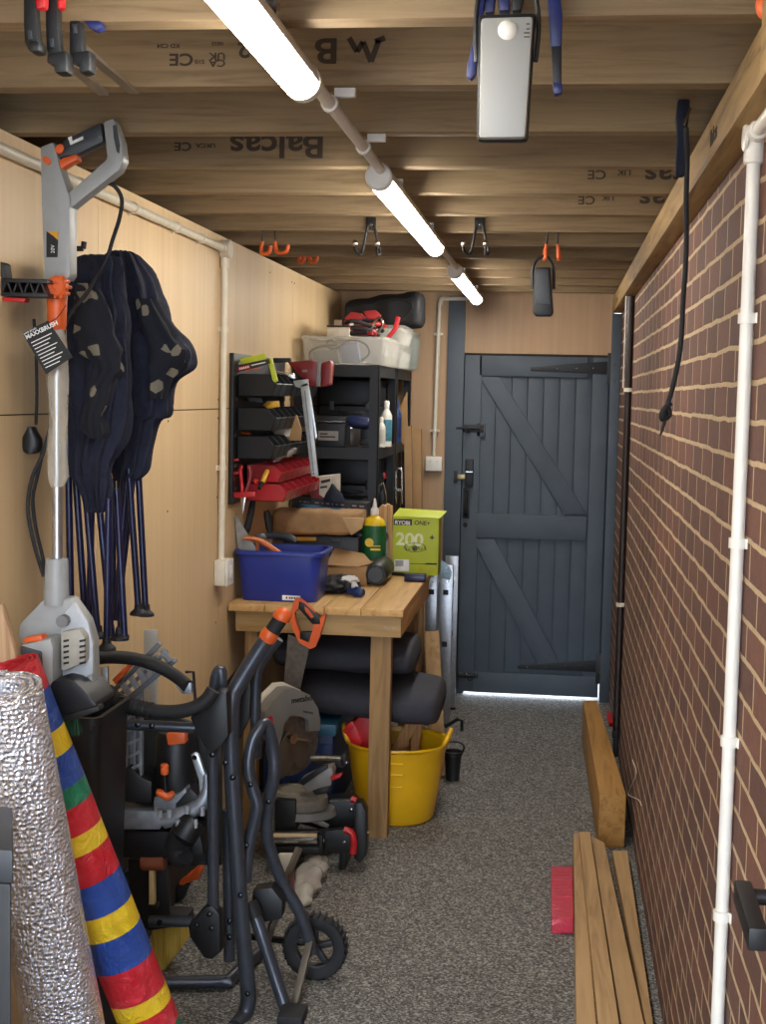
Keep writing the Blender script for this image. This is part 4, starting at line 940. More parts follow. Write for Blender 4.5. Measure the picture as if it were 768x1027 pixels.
# wood offcuts standing behind the bottle
for q, Y, l in (([(379, 510), (383, 506), (388, 508), (387, 530), (382, 530)], 5.44, 'left pale offcut block standing behind the glue bottle'), ([(384, 508), (388, 505), (393, 508), (395, 560), (389, 577), (386, 577)], 5.47, 'tall pale offcut standing between the glue bottle and the lime box')):
    q = q if len(q) > 5 else [q[0], q[1], q[2], (387, 578), (382, 578)]
    solo('wood_offcut', l, 'wood offcut', MB().slab(q, Y, .03, .002), M_OFFCUT, 'pale offcuts standing on the bench')
t = Thing('grey_tape_reel', 'grey tape dispenser edge standing between the glue bottle and the offcut', 'tape', P(385, 578, 5.41))
t.part('tape_frame', MB().slab([(383, 523), (388, 522), (389, 560), (388, 580), (383, 580)], 5.425, .012, .002), mat('cool_grey_plastic', (140, 144, 148), .4))
t.part('tape_roll', MB().cyl(P(384, 538, 5.405), P(384, 538, 5.424), .022, 22), M_BLACK)
# lime product box
Y = 5.46
a, b_ = P(393, 575, Y), P(439, 575, Y); zt_ = P(415, 519, Y).z
t = Thing('lime_box', 'lime green printed power tool carton at the back right corner of the workbench', 'carton', ((a.x + b_.x) / 2, Y + .06, BZ))
t.part('carton_body', MB().box((a.x, Y, BZ + .001), (b_.x, Y + .13, zt_), .002), M_LIME)
t.part('carton_flap', MB().prism([(a.x - .002, Y - .002, zt_ + .001), (b_.x + .003, Y - .002, zt_ - .002), (b_.x + .02, Y + .135, zt_ + .016), (a.x + .01, Y + .135, zt_ + .022)], (0, 0, .003), .001), M_LIME, 'raised top flap')
f_ = Y - .0012
def lr(x0, y0, x1, y1): return MB().slab([(x0, y0), (x1, y0 + (x1 - x0) * .02), (x1, y1 + (x1 - x0) * .02), (x0, y1)], f_, .0014)
t.part('printed_badge', lr(395, 520.5, 413, 526.5), M_INKB)
t.part('printed_lettering', MB().text('RYOBI', P(395.8, 525.6, f_ - .0006), (1, 0, -.02), (0, 0, 1), .0215, .0006, .03), M_INKW)
t.part('printed_lettering', MB().text('ONE+', P(415.3, 526.2, f_ + .0006), (1, 0, -.02), (0, 0, 1), .0235, .0006, .02), M_INKB)
t.part('printed_numerals', MB().text('200', P(396.5, 546, f_ + .0006), (1, 0, -.02), (0, 0, 1), .068, .0006, .03, 1.08), mat('pale_lime_ink', (222, 226, 176), .6))
t.part('printed_numerals', MB().text('+', P(430.5, 542, f_ + .0003), (1, 0, -.02), (0, 0, 1), .034, .0006, .03), M_INKB)
mb = MB().tube([P(416 + 11 * math.cos(k), 549 + 4.5 * math.sin(k), f_ + .0004) for k in [i * .4 for i in range(16)]], .0011, 6, 0, True)
for k in range(7): mb.tube([P(406 + k * 3.2, 548 + (k % 2) * 3, f_), P(408 + k * 3.2, 552 - (k % 3), f_)], .0018, 6)
mb.lathe([(.011, 0), (.009, .0012), (0, .0012)], P(416, 550, f_ + .0006), (0, -1, 0), 16)
t.part('printed_picture', mb, M_DGREY)
t.part('printed_barcode_panel', lr(395.5, 561, 410, 572.5), M_INKW)
mb = MB()
for k in range(9): mb.slab([(396.5 + k * .9, 562), (397 + k * .9, 562), (397 + k * .9, 568), (396.5 + k * .9, 568)], f_ - .0006, .0006)
t.part('barcode', mb, M_INKB)
t.part('printed_stripe', lr(411, 565, 438, 565.6), M_INKB)
t.part('printed_stripe', MB().slab([(424, 566.2), (428, 564.6), (438, 565), (438, 566.6)], f_, .0014), M_INKB)
mb = MB().tube([P(421.5 + 1.3 * math.cos(k), 571 + 2 * math.sin(k), f_) for k in [i * .63 for i in range(10)]], .0007, 6, 0, True).tube([P(433 + 2.2 * math.cos(k), 571.5 + 2 * math.sin(k), f_) for k in [i * .63 for i in range(10)]], .0007, 6, 0, True)
t.part('printed_symbol', mb, M_ORANGE)
# small things at the front of the lime box
c = PZ(416, 583.5, BZ)
t = Thing('navy_battery_case', 'small navy blue oblong case lying in front of the lime carton', 'case', (c.x, c.y, BZ))
t.part('case_body', MB().box((c.x - .041, c.y - .012, BZ + .0005), (c.x + .041, c.y + .03, BZ + .028), .004), M_NAVYT)
t.part('case_lid', MB().box((c.x - .0415, c.y - .0125, BZ + .022), (c.x + .0415, c.y + .0305, BZ + .031), .003), M_NAVYT)
a, b_ = PZ(392, 576.5, BZ + .008), PZ(415, 579, BZ + .008)
t = Thing('black_marker_pen', 'thin black pen lying at the foot of the lime carton', 'pen', (a.x, a.y, BZ))
a.y = b_.y = 5.425
t.part('pen_body', MB().cyl((a.x, a.y, BZ + .008), (b_.x - .02, b_.y - .02, BZ + .008), .007, 12), M_BLACK)
t.part('pen_cap', MB().cyl((b_.x - .02, b_.y - .02, BZ + .008), (b_.x + .005, b_.y - .03, BZ + .008), .0078, 12), M_DGREY)
c = P(378, 564, 5.12)
t = Thing('black_tube_case', 'black rounded tube case on the bench pointing away beside the lime carton', 'case', (c.x, 5.2, BZ))
p0, p1 = V((P(378, 566, 5.14).x, 5.10, BZ + .043)), V((P(392, 560, 5.36).x - .028, 5.36, BZ + .043))
t.part('case_body', MB().tube([p0, p0.lerp(p1, .04), p0.lerp(p1, .96), p1], [.037, .042, .042, .036], 24), M_BLACK)
t.part('case_end', MB().tube([p0.lerp(p1, -.02), p0.lerp(p1, .0)], [.028, .033], 24), M_DGREY)
# work gloves, blue tube and drill bits in front of the tote's right end
t = Thing('work_gloves', 'crumpled black and white work gloves on the bench right of the blue tote', 'gloves', (P(346, 590, 4.85).x, 4.86, BZ))
gp = PZ(347, 588, BZ + .02)
t.part('glove_body', MB().blob((gp.x - .03, gp.y, BZ + .03), (.065, .10, .028), .5, 2.2, 4), M_RUBBER)
for k, (dx, dy) in enumerate(((.02, -.09), (.045, -.06), (.05, -.02), (.04, .03))):
    t.part('glove_finger', MB().tube([(gp.x - .02, gp.y + dy * .5, BZ + .035), (gp.x + dx * .6, gp.y + dy * .8, BZ + .035), (gp.x + dx, gp.y + dy, BZ + .018)], [.018, .016, .011], 12, 3), M_RUBBER if k != 1 else mat('white_knit', (210, 208, 204), .9, 0, .1, 80, .4))
t.part('glove_palm', MB().blob((gp.x + .012, gp.y - .02, BZ + .047), (.036, .05, .014), .5, 2.5, 3), mat('white_knit', (210, 208, 204), .9))
gp = PZ(358, 594, BZ + .018)
t = Thing('blue_tape_knob', 'shiny dark blue rounded grip lying at the edge of the work gloves', 'grip', (gp.x, gp.y, BZ))
t.part('grip_body', MB().tube([gp + V((-.035, .02, 0)), gp + V((-.02, .01, 0)), gp + V((.012, 0, 0)), gp + V((.024, -.004, 0))], [.008, .014, .018, .012], 16, 3), M_BLUED)
t.part('grip_ring', MB().tube([gp + V((-.006, .006, 0)), gp + V((.002, .003, 0))], [.0195, .0195], 16), M_BLUEC)
gp = PZ(366, 580, BZ + .008)
for dx, dy, l in ((0, 0, 'longer grey metal punch lying beside the black tube case'), (-.045, .02, 'shorter grey metal punch lying by the work gloves')):
    q = gp + V((dx, dy, 0))
    t = Thing('metal_punch', l, 'punch', (q.x, q.y, BZ), 'metal punches on the bench')
    t.part('punch_shank', MB().cyl((q.x - .025, q.y - .06, BZ + .0075), (q.x + .02, q.y + .05, BZ + .0075), .0065, 12), mat('dull_steel', (120, 124, 124), .4, .7))
    t.part('punch_tip', MB().cyl((q.x - .025, q.y - .06, BZ + .0075), (q.x - .032, q.y - .08, BZ + .0065), .0062, 12, .003), M_STEEL)
gp = PZ(370, 588, BZ)
solo('wood_chip', 'small dark wood chip on the bench top by the tube case', 'chip', MB().beam(gp + V((-.008, .0, .003)), gp + V((.01, -.006, .003)), .009, .005, .001), M_OFFD)

# hand saw hooked on the bench front
Y = 4.522
t = Thing('hand_saw', 'orange and black handled hand saw hanging blade down on the bench front', 'saw', P(300, 690, Y))
t.part('saw_blade', MB().slab([(289, 636), (311, 645), (306, 668), (299, 700), (284, 698), (286, 668)], Y + .012, .0018), M_BLADE)
ho = [(296, 600), (301, 601), (306, 605), (321, 620), (326, 616), (326, 620), (320, 640), (316, 649), (311, 651), (300, 645), (297, 639), (291, 625), (290, 616)]
hi_ = [(300, 609), (314, 624), (313, 633), (309, 644), (301, 641), (300, 632), (296, 622), (295, 615)]
mb = MB()
def frame(mb, outer, inner, Y, th, bev):                      # a closed grip with an opening
    n = len(outer); m_ = len(inner)
    for i in range(n):
        j = (i + 1) % n; a, b_ = int(i * m_ / n) % m_, int((i + 1) * m_ / n) % m_
        q = [outer[i], outer[j], inner[b_]] + ([inner[a]] if a != b_ else [])
        mb.slab(q, Y, th, 0)
    return mb
t.part('saw_handle', frame(MB(), ho, hi_, Y, .026, 0), M_ORANGE, 'orange handle frame')
t.part('grip_pad', MB().slab([(300, 603), (305, 605), (320, 619), (321, 626), (313, 626), (299, 610)], Y - .003, .032, .002), M_BLACK, 'black rubber grip')
t.part('grip_pad', MB().slab([(301, 634), (312, 634), (310, 643), (301, 640)], Y - .002, .029, .002), M_BLACK)
t.part('grip_inset', MB().slab([(305, 608), (309, 611), (315, 619), (312, 620), (306, 613)], Y - .005, .004, .001), M_ORANGE)

# ================================================================== shelving behind the bench
SX0, SX1 = -1.072, -.72
shelf_z = [.12, .52, .93, 1.282, 1.618]
def shelf_unit(y0, y1, label):
    t = Thing('shelf_unit', label, 'shelving', ((SX0 + SX1) / 2, (y0 + y1) / 2, 0), 'black shelf units in the back corner')
    pw = .038
    for x, sx in ((SX0, 1), (SX1, -1)):
        for y, sy in ((y0, 1), (y1, -1)):
            t.part('post', MB().box((x, y, 0), (x + sx * pw, y + sy * .003, 1.622)).box((x, y, 0), (x + sx * .003, y + sy * pw, 1.622)), M_BLACKM)
    for z in shelf_z:
        ob = t.part('shelf_board', MB().box((SX0 + .004, y0 + .004, z - .010), (SX1 - .004, y1 - .004, z), .001), M_BLACKM)
        for p, q in (((SX0 + .004, y0 + .0035), (SX1 - .004, y0 + .0035)), ((SX0 + .004, y1 - .0035), (SX1 - .004, y1 - .0035)), ((SX1 - .0035, y0 + .004), (SX1 - .0035, y1 - .004))):
            t.part('shelf_beam', MB().box((min(p[0], q[0]) - .0015, min(p[1], q[1]) - .0015, z - .045), (max(p[0], q[0]) + .0015, max(p[1], q[1]) + .0015, z + .002)), M_BLACKM, under=ob)
    return t
shelf_unit(5.64, 6.26, 'near black metal shelf unit behind the workbench')
shelf_unit(6.28, 6.90, 'far black metal shelf unit in the back left corner')
M_CLEAR = clear('clear_storage_plastic', (216, 214, 204), .3, .25)
M_CLEARG = clear('greenish_clear_plastic', (150, 158, 150), .3, .25)
def clear_box(label, x0, x1, y0, y1, z0, z1, material, lid=True, ribs=True):
    t = Thing('clear_storage_box', label, 'storage box', ((x0 + x1) / 2, (y0 + y1) / 2, z0), 'clear storage boxes on top of the shelving')
    k = .012
    t.part('box_body', MB().rings([rrect(x0 + k, x1 - k, y0 + k, y1 - k, z0 + .0005, .02), rrect(x0, x1, y0, y1, z1, .02), rrect(x0 + .003, x1 - .003, y0 + .003, y1 - .003, z1, .018), rrect(x0 + k + .003, x1 - k - .003, y0 + k + .003, y1 - k - .003, z0 + .004, .018)]), material)
    t.part('box_rim', MB().rings([rrect(x0 - .006, x1 + .006, y0 - .006, y1 + .006, z1 - .014, .024), rrect(x0 - .006, x1 + .006, y0 - .006, y1 + .006, z1, .024), rrect(x0, x1, y0, y1, z1, .02), rrect(x0, x1, y0, y1, z1 - .014, .02)], False, True), material)
    if ribs:
        n = max(2, int((y1 - y0) / .06))
        for i in range(n):
            y = y0 + .03 + (y1 - y0 - .06) * i / (n - 1)
            t.part('box_rib', MB().beam((x1 - k + .004, y, z0 + .006), (x1 + .003, y, z1 - .015), .014, .006, .001, (0, 1, 0)), material)
    if lid: t.part('box_lid', MB().prism(rrect(x0 - .008, x1 + .008, y0 - .008, y1 + .008, z1 + .001, .024), (0, 0, .012), .003), material)
    return t
zt = 1.6205
ca = P(299, 345, 5.67); 
clear_box('large clear storage box of cables on top of the near shelf unit', ca.x + .012, SX1 + .02, 5.67, 6.10, zt, P(330, 337, 5.67).z, M_CLEAR, False)
zb = P(330, 337, 5.67).z
clear_box('lower clear box of the stack behind the large storage box', -1.0, SX1 + .03, 6.14, 6.50, zt, zt + .085, M_CLEAR)
clear_box('upper clear box of the stack behind the large storage box', -.99, SX1 + .035, 6.15, 6.49, zt + .0995, zt + .175, M_CLEAR)
clear_box('greenish clear box at the back right of the shelving top', -1.0, SX1 + .04, 6.53, 6.85, zt, zt + .17, M_CLEARG)
# in and on the large box
t = Thing('coiled_cable', 'black cable loop inside the large clear storage box', 'cable', P(338, 355, 5.72))
t.part('cable_loop', MB().tube([P(x, y, 5.74) for x, y in ((312, 362), (311, 353), (322, 347), (336, 346), (332, 341), (328, 344), (334, 350), (352, 341), (366, 345), (370, 354), (362, 362))], .005, 8, 5), M_RUBBER)
t = Thing('blue_carton', 'blue printed packet inside the large clear storage box', 'packet', P(350, 362, 5.8))
t.part('packet_body', MB().slab([(340, 345), (358, 343), (361, 363), (342, 364)], 5.80, .06, .003), mat('blue_print_card', (92, 108, 140), .6, 0, .2, 40))
t = Thing('grey_packet', 'dark grey pouch inside the left of the large clear storage box', 'pouch', P(330, 364, 5.78))
t.part('pouch_body', MB().slab([(314, 352), (336, 349), (340, 364), (314, 365)], 5.82, .06, .008), mat('mid_grey_vinyl', (118, 118, 116), .5))
Y = 5.80; wa, wb = P(328, 328, Y), P(350, 338, Y)
t = Thing('white_carton', 'small white box sitting on the large clear storage box', 'box', (wa.x, Y, zb))
t.part('carton_body', MB().box((wa.x, Y, zb + .001), (wb.x, Y + .12, wa.z), .002), mat('white_card', (206, 196, 178), .7))
t.part('carton_lid', MB().box((wa.x - .002, Y - .002, wa.z + .0005), (wb.x + .002, Y + .122, wa.z + .008), .002), M_INK)
solo('white_bracket_box', 'second small white box behind the first on the clear storage box', 'box', MB().box((P(336, 320, 6.0).x, 5.97, zb + .001), (P(352, 320, 6.0).x, 6.08, P(336, 321, 6.0).z), .004), mat('white_card', (206, 196, 178)))
t = Thing('jump_leads', 'tangled red and black jump leads heaped on the clear boxes', 'jump leads', P(375, 335, 5.9))
rnd = random.Random(11)
base = P(366, 335, 5.92)
M_REDW = mat('red_cable', (176, 34, 34), .45)
def tangle(n, sx, sy, sz, c, r, seed, material, nm):
    q = random.Random(seed); pts = []
    for i in range(n):
        a = i * 1.35 + q.uniform(-.3, .3); k = q.uniform(.5, 1)
        pts.append((c[0] + math.cos(a) * sx * k, c[1] + math.sin(a) * sy * k, c[2] + sz * (.5 + .5 * math.sin(i * .9)) * q.uniform(.4, 1)))
    return t.part(nm, MB().tube(pts, r, 8, 5), material)
zc = zb + .016
tangle(14, .10, .10, .085, (base.x - .02, 5.90, zc), .009, 2, M_RUBBER, 'black_lead')
tangle(14, .11, .11, .09, (base.x - .01, 5.92, zc), .009, 5, M_REDW, 'red_lead')
t.part('red_clamp', MB().slab([(346, 318), (352, 313), (362, 314), (366, 319), (358, 322), (348, 322)], 5.88, .03, .004), M_REDW)
t.part('red_clamp', MB().slab([(364, 312), (376, 311), (382, 316), (378, 320), (368, 320)], 5.86, .03, .004), M_REDW)
t.part('red_clamp', MB().slab([(397, 317), (401, 318), (398, 330), (391, 339), (386, 339), (394, 329)], 5.98, .03, .004), mat('bright_red_plastic', (206, 34, 40)))
t.part('clamp_jaw', MB().tube([P(372, 330, 5.86), P(380, 318, 5.86), P(384, 326, 5.86), P(378, 334, 5.86)], .005, 8, 3), M_STEEL)
# black bag across the top
secs = []
for f_, k in ((0, .45), (.02, .72), (.1, .82), (.35, .9), (.6, 1.0), (.82, 1.12), (.94, 1.12), (.985, .9), (1, .5)):
    c = P(346 + (424 - 346) * f_, 317 - 4 * f_, 6.55); secs.append(((c.x, 6.60, c.z + .012), (0, .13 * k, 0), (0, 0, .072 * k)))
t = Thing('black_holdall', 'long black bag lying across the boxes on top of the shelving', 'bag', (-.9, 6.60, zt + .26))
t.part('bag_body', MB().loft(secs, 36, .5, .02, 12, 5, .003, 7), mat('black_nylon', (22, 22, 25), .75, 0, .2, 40, .3))
cc = P(420, 312, 6.55)
t.part('bag_strap', MB().tube([(cc.x - .06, 6.468, cc.z - .04), (cc.x - .02, 6.455, cc.z + .02), (cc.x - .1, 6.46, cc.z + .05), (cc.x - .2, 6.475, cc.z + .03)], .006, 8, 4), M_BLACK)
# middle shelf
z = 1.2825
t = Thing('black_toolbox', 'black toolbox with silver label on the middle shelf', 'toolbox', P(328, 449, 5.70))
a, b_ = P(316, 440, 5.68), P(346, 440, 5.68)
t.part('toolbox_body', MB().box((a.x, 5.68, z), (b_.x, 5.92, z + .10), .006), M_BLACK)
t.part('toolbox_lid', MB().box((a.x - .003, 5.675, z + .101), (b_.x + .003, 5.925, z + .13), .008), M_BLACK)
t.part('toolbox_trim', MB().box((a.x, 5.672, z + .104), (b_.x, 5.6755, z + .109)), M_STEEL, 'silver trim line')
a2, b2 = P(319, 432, 5.679), P(339, 442, 5.679)
lb = t.part('toolbox_label', MB().box((a2.x, 5.6775, b2.z), (b2.x, 5.6798, a2.z)), mat('silver_label', (150, 148, 144), .4))
t.part('label_print', MB().box((a2.x + .008, 5.6768, b2.z + .012), (b2.x - .012, 5.6776, b2.z + .018)).box((a2.x + .008, 5.6768, b2.z + .024), (a2.x + .04, 5.6776, b2.z + .03)), M_INK, under=lb)
t = Thing('cordless_drill', 'dark cordless drill lying on the middle shelf right of the black toolbox', 'drill', P(358, 448, 5.72))
M_BLD = mat('dark_blue_grip', (40, 50, 96), .45)
d0_ = P(352, 425, 5.72)
t.part('drill_body', MB().tube([P(349, 424, 5.74), P(353, 423, 5.74), P(368, 425, 5.74), P(372, 426, 5.74)], [.016, .026, .026, .018], 18, 2), M_BLD)
t.part('drill_grip', MB().slab([(362, 430), (371, 430), (373, 445), (364, 445)], 5.73, .036, .006), M_BLACK)
t.part('drill_chuck', MB().tube([P(349, 424, 5.74), P(345, 424, 5.74), P(342, 424, 5.74)], [.014, .013, .006], 16), M_STEEL)
t.part('drill_battery', MB().slab([(360, 441), (374, 441), (374, 446.5), (360, 446.5)], 5.71, .075, .005), M_BLACK)
t = Thing('metal_canister', 'dull metal tin on the middle shelf between the toolbox and the drill', 'tin', P(350, 450, 5.70))
c = P(350, 450, 5.80)
t.part('tin_body', MB().lathe([(.001, .0005), (.036, .0005), (.038, .006), (.038, .07), (.036, .074), (0, .074)], (c.x, 5.86, z), (0, 0, 1), 24), mat('dark_tin', (74, 68, 64), .4, .6))
t.part('tin_lid', MB().lathe([(.039, .0745), (.039, .086), (.03, .088), (0, .088)], (c.x, 5.86, z), (0, 0, 1), 24), M_STEEL)
M_TEALB = mat('teal_print_label', (70, 128, 146), .45, 0, .3, 50)
def bottle(label, px, Y, py_top, r, bodym, capm, lblm, zz=z):
    c = P(px, 440, Y); h = P(px, py_top, Y).z - zz
    t = Thing('spray_bottle', label, 'bottle', (c.x, Y, zz), 'bottles on the middle shelf')
    t.part('bottle_body', MB().lathe([(.001, .0005), (r, .0005), (r, h * .68), (r * .6, h * .78), (r * .42, h * .82), (0, h * .82)], (c.x, Y, zz), (0, 0, 1), 22), bodym)
    t.part('bottle_label', MB().lathe([(r + .0006, h * .12), (r + .0008, h * .13), (r + .0008, h * .58), (r + .0006, h * .59)], (c.x, Y, zz), (0, 0, 1), 22), lblm)
    t.part('bottle_cap', MB().lathe([(r * .5, h * .822), (r * .5, h * .97), (r * .35, h), (0, h)], (c.x, Y, zz), (0, 0, 1), 18), capm)
bottle('tall white and teal bottle on the middle shelf beside the front post', 387, 5.92, 402, .024, M_WHITE, M_WHITE, M_TEALB)
bottle('short white tub bottle on the middle shelf left of the tall teal bottle', 382, 5.82, 418, .018, M_WHITE, M_WHITE, mat('cream_label', (206, 200, 186), .5))
bottle('dark blue bottle on the middle shelf of the far unit', 397, 6.5, 402, .024, mat('blue_bottle', (36, 66, 120), .35), mat('blue_bottle', (36, 66, 120)), mat('navy_label', (30, 46, 90), .5))
a, b_ = P(402, 395, 6.5), P(407, 440, 6.5)
solo('cardboard_sheet', 'folded brown card standing on the far middle shelf', 'cardboard', MB().slab([(400, 410), (408, 393), (409, 445), (400, 446)], 6.55, .02, .002), M_CARD)
def dark_filler_case(label, x0, x1, y0, y1, z0, z1):  # black filler added so the background behind the shelves goes dark
    t = Thing('added_black_case', label, 'case', ((x0 + x1) / 2, (y0 + y1) / 2, z0), 'large black cases added to darken the shelving')
    zs = z0 + (z1 - z0) * .6
    t.part('case_base', MB().box((x0, y0, z0), (x1, y1, zs - .001), .008), M_BLACK)
    t.part('case_lid', MB().box((x0, y0, zs + .001), (x1, y1, z1), .012), M_BLACK)
    cx = (x0 + x1) / 2
    t.part('case_handle', MB().tube([(cx - .05, y0 + .004, zs - .03), (cx - .045, y0 - .014, zs - .03), (cx + .045, y0 - .014, zs - .03), (cx + .05, y0 + .004, zs - .03)], .006, 8, 3), M_DGREY)
    for sx in (-.08, .08): t.part('case_latch', MB().box((cx + sx - .012, y0 - .005, zs - .02), (cx + sx + .012, y0 - .0005, zs + .018), .002), M_DGREY)
dark_filler_case('tall black case added to darken the back of the near unit on the middle shelf', -1.03, -.76, 6.02, 6.215, 1.283, 1.565)
dark_filler_case('tall black case added to darken the middle shelf of the far shelf unit', -1.03, -.80, 6.60, 6.86, 1.283, 1.56)
dark_filler_case('tall black case added to darken the back of the near unit on the lower shelf', -1.03, -.76, 6.08, 6.215, .9305, 1.22)
dark_filler_case('tall black case added to darken the lower shelf of the far shelf unit', -1.03, -.76, 6.55, 6.86, .9305, 1.22)
# lower shelf, level with the bench top
z = .9305
t = Thing('black_drill_case', 'black drill case on the lower shelf behind the printed cartons', 'case', (-.9, 5.9, z))
t.part('case_body', MB().box((-1.02, 5.70, z), (-.80, 6.05, z + .13), .012), M_BLACK)
t.part('case_handle', MB().tube([(-.95, 5.695, z + .10), (-.95, 5.67, z + .11), (-.87, 5.67, z + .11), (-.87, 5.695, z + .10)], .008, 10, 3), M_DGREY)
p = P(387, 495, 5.80)
t = Thing('steel_bow_saw', 'thin pale bow of a hacksaw hanging at the right end of the lower shelf', 'hacksaw', (p.x, 5.8, z))
t.part('saw_bow', MB().tube([P(x, y, 5.80) for x, y in ((381, 488), (384, 484), (387, 496), (387, 505))], .0035, 8, 3), M_STEEL)
t.part('saw_grip', MB().slab([(379, 497), (384, 490), (386, 508), (380, 510)], 5.80, .025, .004), M_BLACK)
t.part('saw_guard', MB().slab([(383.5, 474), (386, 474), (387, 480), (385, 480)], 5.80, .012, .002), M_RED)
t = Thing('steel_carabiner', 'steel spring hook hanging beside the shelf unit above the lime carton', 'hook', P(400, 508, 6.35))
t.part('hook_loop', MB().tube([P(x, y, 6.30) for x, y in ((397, 505), (397, 478), (398, 471), (401, 470), (403, 474), (403, 505))], .006, 10, 3), M_STEEL)
t.part('hook_pin', MB().cyl(P(399, 492, 6.29), P(402, 492, 6.29), .009, 12), M_ALU)
for q, Y, l in (([(405, 429), (412, 427), (420, 500), (420, 530), (411, 530)], 6.42, 'left brown card angle strip standing between the shelving and the socket'), ([(414, 428), (422, 430), (427, 500), (427, 530), (419, 530)], 6.52, 'right brown card angle strip standing between the shelving and the socket')):
    t = Thing('card_strip', l, 'cardboard', (P(q[3][0], 530, Y).x, Y, .0), 'card angle strips by the end wall')
    a, b_, c_, d_ = [P(x, y, Y) for x, y in (q[0], q[1], q[2], q[4])]
    n_ = V((.0, .0, .0))
    foot = [(c_.x + .012, Y, .0005), (d_.x + .012, Y, .0005)]
    t.part('strip_face', MB().prism([a, b_, foot[0], foot[1]], (0, .004, 0)), M_CARD)
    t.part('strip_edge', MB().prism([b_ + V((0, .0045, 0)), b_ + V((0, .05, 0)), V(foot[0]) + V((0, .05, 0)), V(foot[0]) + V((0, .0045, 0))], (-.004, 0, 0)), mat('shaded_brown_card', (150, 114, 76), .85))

# ================================================================== tool rack of bins on the left wall above the bench
PX0, PX1 = XL + .001, XL + .016
t = Thing('bin_rack_panel', 'black louvred rack panel on the left wall above the blue tote', 'rack', (XL, 5.0, 1.12))
t.part('panel_sheet', MB().box((PX0, 4.56, 1.125), (PX1, 5.44, 1.63), .003), M_BLACK)
for z in (1.47, 1.35, 1.25, 1.17): t.part('panel_louvre', MB().box((PX1 + .0003, 4.58, z), (PX1 + .006, 5.42, z + .012), .001), M_BLACK)
M_BIN = mat('glossy_black_bin', (11, 12, 14), .38, 0, .1, 20, 0, .35)
M_BINR = mat('glossy_red_bin', (168, 18, 26), .28, 0, .12, 20)
def small_bin(label, y0, z0, w_, d_, h_, material, group):
    x0 = PX1 + .007; x1 = x0 + d_; y1 = y0 + w_; fr = h_ * .55
    t = Thing('parts_bin', label, 'bin', (x0, (y0 + y1) / 2, z0), group)
    k = .0025
    side = lambda y: [(x0, y, z0), (x1 - .012, y, z0), (x1, y, z0 + fr), (x1 - .030, y, z0 + h_), (x0, y, z0 + h_)]
    mb = MB().box((x0, y0, z0), (x1 - .012, y1, z0 + k)).box((x0, y0, z0), (x0 + k, y1, z0 + h_))
    mb.prism(side(y0), (0, k, 0)).prism(side(y1 - k), (0, k, 0))
    mb.prism([(x1 - .012, y0, z0), (x1, y0, z0 + fr), (x1 - k, y0, z0 + fr), (x1 - .012 - k, y0, z0)], (0, w_, 0))
    t.part('bin_body', mb, material)
    t.part('bin_lip', MB().tube([(x1 - .001, y0 + .002, z0 + fr), (x1 - .001, y1 - .002, z0 + fr)], .0035, 8), material)
    return t
ORD = ['nearest', 'second', 'third', 'fourth', 'fifth', 'sixth', 'seventh', 'eighth']
for r_, (z, nm) in enumerate(((1.49, 'top'), (1.375, 'second'), (1.28, 'third'))):
    for i in range(8):
        small_bin(f'{ORD[i]} black parts bin from the near end, {nm} row of the wall rack', 4.60 + i * .103, z, .098, .128, .072, M_BIN, 'black parts bins on the wall rack')
for r_, (z, nm) in enumerate(((1.19, 'upper'), (1.125, 'lower'))):
    for i in range(6):
        small_bin(f'{ORD[i]} red parts bin from the near end, {nm} red row of the wall rack', 4.74 + i * .114, z, .108, .125 + .02 * r_, .06, M_BINR, 'red parts bins on the wall rack')
# what lies in the bins
def xz(px, py, Y): return P(px, py, Y)
t = Thing('lime_packet', 'lime green carded packet with a red patch lying on the top rack bins', 'packet', P(256, 374, 4.62))
t.part('packet_card', MB().slab([(240, 360), (265, 354), (268, 361), (243, 367)], 4.64, .004, .001), M_LIME)
t.part('packet_print', MB().slab([(235, 367), (270, 359.5), (272, 364.5), (237, 373.5)], 4.63, .012, .001), mat('dark_print', (40, 36, 32), .5))
t.part('packet_print', MB().slab([(238, 368.5), (250, 365.8), (251, 369.5), (239, 372)], 4.6285, .0014), M_RED)
mb = MB()
for k in range(5): mb.slab([(240 + k * 2, 369 - k * .45), (241.3 + k * 2, 368.7 - k * .45), (241.4 + k * 2, 370.6 - k * .45), (240.1 + k * 2, 371 - k * .45)], 4.6278, .0007)
t.part('packet_lettering', mb, M_INKW)
t.part('packet_print', MB().slab([(252, 366), (266, 362.8), (266, 363.8), (252, 367)], 4.6285, .0014), M_INKW)
t.part('packet_print', MB().slab([(246, 371.6), (262, 368), (262, 368.8), (246, 372.4)], 4.6285, .0014), M_ORANGE)
t.part('packet_edge', MB().slab([(268, 360), (272, 359), (278, 382), (274, 385)], 4.63, .02, .001), M_LIME)
t = Thing('red_nail_gun', 'red power tool with a grey end lying on the rack bins beside the shelving', 'power tool', P(310, 388, 5.2))
t.part('tool_body', MB().slab([(288, 363), (312, 361), (318, 364), (319, 386), (313, 388), (296, 372)], 5.20, .06, .006), mat('brick_red_plastic', (140, 26, 32), .4))
t.part('tool_band', MB().slab([(318, 363), (322, 363), (321, 387), (317, 388)], 5.19, .07, .003), M_GREYP)
t.part('tool_nose', MB().slab([(322, 364), (331, 361), (333, 366), (331, 386), (322, 388)], 5.195, .06, .006), mat('brick_red_plastic', (140, 26, 32)))
t.part('tool_edge', MB().slab([(331, 365), (333, 364), (332, 384), (330, 385)], 5.188, .02, .002), mat('salmon_plastic', (212, 120, 96), .4))
t.part('tool_mark', MB().slab([(303, 371), (308, 370.6), (308, 373), (303, 373.4)], 5.1985, .002), mat('pale_print', (150, 130, 128)))
t = Thing('black_steel_rule', 'black flat bar lying on the top rack bins left of the red power tool', 'bar', P(285, 363, 4.9))
